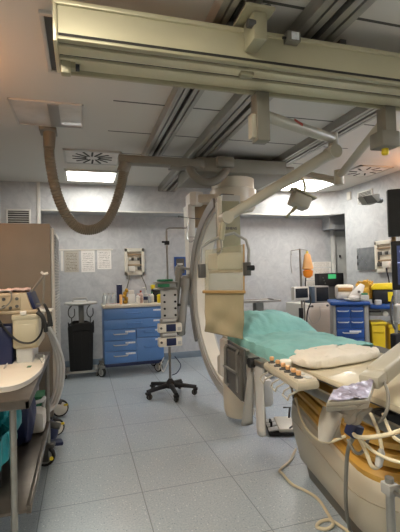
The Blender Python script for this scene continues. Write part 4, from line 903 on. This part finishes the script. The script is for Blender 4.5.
# vital signs monitor on drip pole
dx_, dyy = 3.28, 5.55
t = thing('pole_stand', 'steel pole stand with hooks carrying the small monitor and the drip bag', 'drip stand', (dx_, dyy, 0))
MB().cyl((dx_, dyy, .08), (dx_, dyy, 1.80), .017, n=12).obj('pole', 'steel', t)
for k in range(5):
    a = R(18+72*k); MB().cyl((dx_, dyy, .1), (dx_+.25*math.cos(a), dyy+.25*math.sin(a), .07), .02, .014, 10).obj('base_arm', 'dgrey', t); caster(t, dx_+.25*math.cos(a), dyy+.25*math.sin(a), .03, .02, a, 'grey', 'dgrey', .075)
MB().tube([(dx_-.16, dyy, 1.70), (dx_-.16, dyy, 1.77), (dx_, dyy, 1.79), (dx_+.13, dyy, 1.77), (dx_+.13, dyy, 1.72)], .006, 8, sm=False).obj('hook_arm', 'chrome', t)
MB().cyl((dx_+.045, dyy, .2), (dx_+.045, dyy, 1.2), .012, n=10).obj('second_tube', 'steel', t)
MB().box(dx_-.07, dx_-.02, dyy-.08, dyy-.01, .72, .88, .01).obj('cuff_holder', 'black', t)
t = thing('vital_monitor', 'small white framed monitor with a dark screen on the pole stand', 'monitor', (3.19, 5.42, .98))
MB().box(3.065, 3.325, 5.40, 5.50, 1.0, 1.21, .015).obj('case', 'white', t); MB().box(3.09, 3.30, 5.393, 5.402, 1.04, 1.185, .004).obj('screen', 'screen', t); MB().box(3.09, 3.30, 5.395, 5.402, 1.01, 1.03).obj('key_strip', 'lgrey', t)
t = thing('drip_bag', 'orange and yellow fluid drip bag hanging on the pole stand', 'bag', (dx_+.09, dyy-.03, 1.32))
bz0 = at(303, 272, Y=5.5).z; bz1 = at(303, 247, Y=5.5).z
def bagp(z0, z1, r0, r1, m, nm):
    b = MB(); b.lathe((0, 0, 0), [(.4*r0, z0), (r0, z0+.03), ((r0+r1)/2, (z0+z1)/2), (r1, z1-.02), (.5*r1, z1)], 20); bmesh.ops.scale(b.b, vec=(1, .55, 1), verts=b.b.verts); bmesh.ops.translate(b.b, vec=(dx_+.09, dyy-.06, 0), verts=b.b.verts); return b.obj(nm, m, t)
bagp(1.34, 1.47, .075, .09, 'orange', 'fluid'); bagp(1.455, 1.72, .095, .05, 'peach', 'bag'); bagp(1.66, 1.76, .03, .02, 'yellow', 'tag')
MB().tube([(dx_-.16, dyy, 1.7), (dx_-.165, dyy, 1.55), (dx_-.15, dyy, 1.42)], .008, 8).obj('drip_line', 'hosew', label='clear drip line hanging from the left hook of the pole stand', cat='tube')
cable([(dx_+.05, dyy-.06, 1.34), (dx_+.03, dyy-.08, 1.2), (dx_+.1, dyy-.1, 1.0), (dx_+.03, dyy-.1, .8), (dx_+.02, dyy-.08, .5)], .01, 'cablek', 'black lead running down the pole stand')
# white cabinet with CRT style monitor
t = thing('equipment_cabinet', 'white equipment cabinet behind the foot of the pole stand', 'cabinet', (3.66, 5.85, 0))
MB().box(3.35, 3.87, 5.62, 6.2, .06, .925, .012).obj('body', 'white', t); MB().box(3.37, 3.85, 5.63, 6.18, 0, .06).obj('plinth', 'dgrey', t)
MB().box(3.375, 3.845, 5.612, 5.624, .12, .84, .006).obj('door', 'white', t)
for x in (3.45, 3.5, 3.78): MB().cyl((x, 5.6, .885), (x, 5.62, .885), .018, n=12).obj('knob', 'dgrey', t)
cable([(3.42, 5.58, .90), (3.40, 5.56, .75), (3.48, 5.56, .62), (3.6, 5.56, .7), (3.62, 5.58, .88)], .006, 'hosew', 'thin pale lead looped on the front of the white cabinet')
t = thing('box_monitor', 'deep grey blue box monitor with a dark screen on the white cabinet', 'monitor', (3.68, 5.75, .957))
MB().box(3.53, 3.84, 5.64, 5.95, .927, 1.20, .015).obj('case', 'grey', t); MB().box(3.60, 3.825, 5.63, 5.642, .955, 1.18, .006).obj('screen', 'screen', t); MB().box(3.515, 3.575, 5.632, 5.93, .932, 1.195, .01).obj('blue_side', 'slate', t, 'dull blue side of the monitor')
t = thing('display_unit', 'black display unit with a small green readout above the box monitor', 'display', (3.9, 6.3, 0))
a, c = at(319, 273.5, Y=6.3), at(344, 286, Y=6.3)
MB().box(a.x, c.x, 6.3, 6.45, c.z, a.z, .008).obj('case', 'black', t); q1 = at(328, 273.5, Y=6.3); MB().box(q1.x, q1.x+.16, 6.292, 6.302, a.z-.10, a.z-.02).obj('readout', 'greenled', t)
for k in range(3): MB().cyl((a.x+.08+.02*k, 6.29, a.z-.08-.05*k), (a.x+.08+.02*k, 6.3, a.z-.08-.05*k), .014, n=10).obj('knob', 'dgrey', t)
MB().box(a.x+.12, c.x-.12, 6.32, 6.43, .95, c.z, .006).box(a.x+.05, c.x-.05, 6.3, 6.45, 0, .95, .01).obj('pedestal', 'dgrey', t)

_before = set(o.name for o in COL.objects if o.parent is None)
# royal blue cart
Yr = 4.7; rx0, rx1 = 3.22, 3.69
t = thing('drawer_cart', 'royal blue drawer cart with grey side posts at the right behind the table', 'cart', (3.5, 4.95, 0))
MB().box(rx0+.04, rx1-.05, Yr+.005, Yr+.5, .12, .955, .006).obj('body', 'blue2', t)
MB().box(rx0, rx0+.045, Yr-.015, Yr+.5, .1, .97, .012).obj('post', 'grey', t); MB().box(rx1-.06, rx1, Yr-.02, Yr+.5, .1, .96, .015).obj('post', 'grey', t)
MB().box(rx0-.03, rx1+.02, Yr-.06, Yr+.52, .955, 1.01, .02, 3).obj('worktop', 'blue2', t)
m2 = (rx0+rx1)/2
for x0, x1, z0, z1 in ((rx0+.05, m2-.005, .79, .94), (m2, rx1-.065, .79, .94), (rx0+.05, m2-.005, .64, .785), (m2, rx1-.065, .64, .785)): drawer(t, x0, x1, Yr, z0, z1, 'blue2', .14, 'lgrey')
for z0, z1 in ((.50, .635), (.36, .495), (.14, .355)): drawer(t, rx0+.05, rx1-.065, Yr, z0, z1, 'blue2', .2, 'lgrey', (m2-.02, m2+.13))
for x, y in ((rx0+.03, Yr+.04), (rx1-.03, Yr+.04), (rx0+.03, Yr+.45), (rx1-.03, Yr+.45)): caster(t, x, y, .045, .025, .3)
t = thing('side_counter', 'curved royal blue counter top beside the drawer cart above the yellow bins', 'counter', (4.1, 4.9, 0))
MB().prism([(rx1+.03, Yr+.02), (3.9, Yr-.06), (4.1, Yr-.09), (4.3, Yr-.05), (4.42, Yr+.02), (4.42, 4.98), (rx1+.03, 4.98)], .90, .955, 'z', .015).obj('counter_top', 'blue2', t)
MB().box(rx1+.03, 4.42, Yr+.06, 4.97, .80, .90, .006).obj('drawer_box', 'grey', t); MB().box(rx1+.01, rx1+.16, Yr-.02, Yr+.02, .855, .88, .005).obj('push_handle', 'black', t)
MB().lathe((3.91, Yr+.02, .83), [(.02, -.03), (.035, -.02), (.035, .02), (.02, .03)], 16, Matrix.Rotation(PI/2, 3, 'X')).obj('lock_knob', 'white', t)
MB().box(4.36, 4.42, 4.76, 4.97, 0, .80, .006).box(rx1+.03, rx1+.05, 4.95, 4.97, 0, .80, .004).obj('leg_panel', 'grey', t)
def wbin(x0, x1, y0, y1, h, label, bag=False):
    t = thing('yellow_bin', label, 'bin', ((x0+x1)/2, (y0+y1)/2, 0), 'yellow clinical waste bins')
    frust(x0, x1, y0, y1, 0, h, .015).obj('body', 'yellowd', t); MB().box(x0-.01, x1+.01, y0-.012, y1+.01, h, h+.04, .008).obj('lid', 'yellowd', t); MB().box(x0+.02, x1-.02, y0-.014, y0, h-.1, h-.08, .004).obj('ridge', 'yellowd', t); return t
wbin(3.73, 3.91, 4.74, 5.04, .68, 'narrow tall yellow waste bin next to the drawer cart')
wbin(3.95, 4.31, 4.72, 5.05, .64, 'wide yellow waste bin under the counter')
def wb(u, v): x, y = 3.97+.3*u, 4.74+.26*v; return V((x, y, .70+.06*math.sin(PI*u)*math.sin(PI*v)+.02*noise.noise(V((x*14, y*14, 0)))))
MB().grid(wb, 20, 20).obj('liner_bag', 'paper', label='crumpled white liner bag on the lid of the wide yellow bin', cat='bag', sol=.01)
t = thing('step_bin', 'dark navy wedge shaped waste container at the right of the wide yellow bin', 'bin', (4.3, 4.5, 0)); MB().prism([(4.06, .0), (4.42, 0), (4.42, .6), (4.26, .6)], 4.4, 4.62, 'y', .01).obj('body', 'navy', t); MB().box(4.23, 4.43, 4.39, 4.63, .6, .63, .008).obj('lid', 'black', t)
# items on the blue cart
cz = 1.01
t = thing('kidney_dish', 'white round dish on the drawer cart', 'dish', (3.55, 4.75, cz)); MB().lathe((3.53, 4.76, cz), [(.07, 0), (.12, .012), (.15, .03), (.14, .03), (.11, .018), (.05, .01)], 28).obj('dish', 'white', t); MB().sphere((3.53, 4.76, cz+.045), (.09, .08, .03), 18).obj('contents', 'lgrey', t)
t = thing('respirator_unit', 'cream rounded medical device with brown panel behind the drawer cart', 'medical device', (3.42, 5.05, cz)); MB().box(3.30, 3.56, 4.98, 5.18, cz, cz+.22, .05, 4).obj('case', 'cream', t); MB().box(3.33, 3.53, 4.972, 4.984, cz+.12, cz+.18, .006).obj('panel', 'wood', t); MB().box(3.37, 3.5, 4.965, 4.984, cz+.03, cz+.09, .01).obj('dial_panel', 'white', t)
t = thing('face_mask_pump', 'white bulbous resuscitator device between the cream device and the gold foil', 'medical device', (3.58, 4.95, cz)); MB().loft([(V((3.48, 4.9, cz+.03)), .03), (V((3.54, 4.9, cz+.08)), .055), (V((3.62, 4.92, cz+.15)), .06), (V((3.66, 4.93, cz+.22)), .035)], 18).obj('body', 'white', t); MB().cyl((3.60, 4.84, cz+.12), (3.60, 4.87, cz+.12), .02, n=12).obj('port', 'dgrey', t)
blob((3.70, 5.0, cz+.13), (.11, .09, .13), 'gold', 'foil_bag', 'crumpled gold foil bag standing at the right end of the drawer cart', 'bag', 9, .4)
t = thing('specimen_box', 'small white box with a green lid in front of the gold foil bag', 'box', (3.72, 4.7, cz)); MB().box(3.59, 3.70, 4.66, 4.76, cz, cz+.085, .012).obj('box', 'lgrey', t); MB().box(3.61, 3.69, 4.68, 4.75, cz+.085, cz+.11, .006).obj('lid', 'green', t)
t = thing('sharps_bin', 'black sharps bin with a large yellow lid on the blue counter', 'container', (4.05, 4.95, .955)); MB().box(3.79, 4.08, 4.88, 5.0, .957, 1.16, .012).obj('body', 'black', t); MB().prism([(3.77, 1.155), (4.10, 1.155), (4.10, 1.21), (4.05, 1.245), (3.82, 1.24), (3.77, 1.2)], 4.86, 5.02, 'y', .01).obj('lid', 'yellow', t); MB().box(3.98, 4.05, 4.873, 4.882, .99, 1.12).obj('warning_label', 'yellow', t)
MB().lathe((3.82, 4.73, .957), [(.045, 0), (.048, .01), (.048, .06), (.04, .065)], 18).obj('steel_cup', 'lgrey', label='small pale cup before the black sharps bin', cat='cup')

pv = V((3.49, 4.95, 0)); tgt = V((3.70, 4.93, 0)); rz = R(-30); _rm = Matrix.Rotation(rz, 3, 'Z')
for o in [o for o in COL.objects if o.parent is None and o.name not in _before]:
    o.location = tgt + _rm @ (V(o.location)-pv); o.rotation_euler.z = rz

# right wall panels
w0, w1 = at(357, 248, X=XR), at(376, 270, X=XR)
t = thing('wall_plate', 'translucent grey plate with two black hinges on the right wall', 'panel', (XR, 5.5, 1.63))
MB().box(XR-.03, XR-.018, 5.32, 5.80, 1.44, 1.81, .003).obj('plate', 'plate', t)
for z in (1.55, 1.66): MB().box(XR-.035, XR-.001, 5.765, 5.80, z-.03, z+.03, .004).obj('hinge', 'black', t)
MB().box(XR-.012, XR-.004, 5.33, 5.52, 1.45, 1.54).obj('tape_patch', 'tan', t)
socket_panel(Matrix.Translation((XR, 5.15, 1.64)) @ Matrix.Rotation(PI/2, 4, 'Z') , .40, .50, 'cream framed socket panel on the right wall beside the translucent plate')
MB().tube([(XR-.05, 5.1, 1.52), (XR-.08, 5.06, 1.42), (XR-.06, 5.04, 1.25), (XR-.05, 5.05, 1.0)], .01).obj('cord', 'cablek', D.objects['socket_panel.001'])

# monitors at right edge
t = thing('monitor_bank', 'black hanging monitor with its wooden column at the right frame edge', 'monitor', (2.5, 2.7, 1.25))
q0, q1 = at(384.5, 188, Y=2.6), at(388, 234, Y=2.6)
MB(Matrix.Translation((2.76, 2.62, 1.91)) @ Matrix.Rotation(R(-34), 4, 'Z')).box(-.31, .34, -.02, .05, -.205, .195, .008).obj('display', 'black', t)
cq = at(393, 238, Y=2.84); MB().box(cq.x-.012, cq.x+.016, 2.82, 2.85, 1.4, 1.9, .004).obj('column', 'wood', t)
q2 = at(381, 199, Y=2.6); MB().cyl((q2.x-.02, 2.64, q2.z), (q2.x+.05, 2.66, q2.z), .022, n=12).obj('bracket', 'dgrey', t)
t = thing('wedge_speaker', 'small grey wedge shaped speaker mounted left of the black hanging monitor', 'speaker', (2.19, 2.62, 1.95))
pp = [at(x, y, Y=2.6) for x, y in ((362, 196.5), (377, 193.5), (380, 194), (380, 201), (374, 204), (367, 204))]
MB().prism([(v.x, v.z) for v in pp], 2.6, 2.66, 'y', .006).obj('case', 'grey', t); pp2 = [pp[0].lerp(pp[3], .05), at(371, 195.5, Y=2.6), at(377, 202, Y=2.6), pp[5].lerp(pp[4], .1)]
MB().prism([(v.x, v.z) for v in pp2], 2.592, 2.602, 'y').obj('front', 'dgrey', t)
t = thing('review_screen', 'dark framed screen with a slate blue image below the black monitor', 'screen', (2.6, 2.62, 1.3))
Ms = Matrix.Translation((2.80, 2.62, 1.462)) @ Matrix.Rotation(R(-34), 4, 'Z')
MB(Ms).box(-.325, .33, -.02, .03, -.21, .205, .008).obj('frame', 'black', t); MB(Ms).box(-.285, .31, -.026, -.019, -.165, .165).obj('image', 'ui', t)
MB(Ms).prism([(-.265, .11), (-.245, .11), (-.255, .14)], -.029, -.026, 'y').box(-.285, .31, -.029, -.026, .018, .024).obj('screen_marks', 'uil', t)
MB(Ms).box(-.22, -.18, .0, .04, -.9, -.2, .006).obj('stand_post', 'steel', t)
# hose stand at right edge
t = thing('suction_stand', 'grey wheeled stand with black hoses at the right frame edge before the yellow bins', 'stand', (4.35, 4.2, 0))
q = lambda x, y: at(x, y, Y=4.0)
v0 = q(395, 300); MB().cyl((v0.x, 4.0, .05), (v0.x, 4.0, 1.25), .02, n=12).obj('pole', 'grey', t); MB().box(v0.x-.2, v0.x+.2, 3.85, 4.15, .02, .07, .02).obj('foot', 'dgrey', t)
v1 = q(398, 312); MB().lathe((v1.x, 3.98, v1.z), [(.06, -.12), (.07, -.1), (.07, .08), (.05, .1)], 20).obj('canister', 'lgrey', t)
v2 = q(397, 345); MB().box(v2.x-.06, v2.x+.1, 3.95, 4.05, v2.z-.1, v2.z+.14, .02).obj('black_pouch', 'black', t)
MB().tube([q(393, 296), q(391, 308), q(392, 322), q(396, 330), q(402, 332)], .012).obj('hose', 'dgrey', t)

# wire trolley bottom right
t = thing('wire_cart', 'grey steel wire cart corner at the bottom right with a tan item on top', 'cart', (1.0, .95, 0))
q = at(389.5, 484, Y=1.02); ztop = q.z
MB().cyl((q.x, 1.02, 0), (q.x, 1.02, ztop+.02), .013, n=14).obj('post', 'steel', t); MB().box(q.x-.018, q.x+.018, 1.0, 1.04, ztop-.03, ztop+.005, .004).obj('collar', 'grey', t)
MB().cyl((q.x, .55, 0), (q.x, .55, ztop+.02), .013, n=14).obj('post', 'steel', t); MB().cyl((q.x+.5, 1.02, 0), (q.x+.5, 1.02, ztop+.02), .013, n=14).obj('post', 'steel', t); MB().cyl((q.x+.5, .55, 0), (q.x+.5, .55, ztop+.02), .013, n=14).obj('post', 'steel', t)
for zs in (ztop-.015, .2):
    b = MB()
    for y in (.55, 1.02): b.cyl((q.x, y, zs), (q.x+.5, y, zs), .006, n=8)
    for x in (0, .5): b.cyl((q.x+x, .55, zs), (q.x+x, 1.02, zs), .006, n=8)
    for k in range(1, 12): b.cyl((q.x+.5*k/12, .55, zs+.004), (q.x+.5*k/12, 1.02, zs+.004), .003, n=6)
    b.obj('wire_shelf', 'steel', t)
t = thing('tan_bowl', 'tan rounded bowl standing on the wire cart at the bottom right', 'bowl', (q.x+.13, .93, ztop)); MB().lathe((q.x+.14, .93, ztop-.004), [(.05, 0), (.09, .015), (.11, .045), (.10, .045), (.08, .02), (.03, .01)], 24).obj('bowl', 'peach', t)

# ================================================================ lighting
w = D.worlds.new('world'); S.world = w; w.use_nodes = True
w.node_tree.nodes['Background'].inputs['Color'].default_value = (.6, .65, .75, 1); w.node_tree.nodes['Background'].inputs['Strength'].default_value = .05
def lamp(label, loc, m='warmlamp', power=20, col=(1, .72, .45)):
    t = thing('wall_lamp', label, 'lamp', loc); x, y, z = loc
    MB().lathe((x, y, z), [(.03, -.05), (.08, -.03), (.09, .03), (.06, .05)], 18).obj('glass', m, t)
    return t
t = lamp('warm lamp on the left wall near the camera', (XL+.1, 2.75, 2.74)); MB().box(XL, XL+.06, 2.71, 2.79, 2.70, 2.78, .01).obj('bracket', 'white', t)
t = lamp('warm lamp high on the right wall', (XR-.12, 4.05, 2.62)); MB().box(XR-.06, XR, 4.0, 4.1, 2.58, 2.66, .01).obj('bracket', 'white', t)
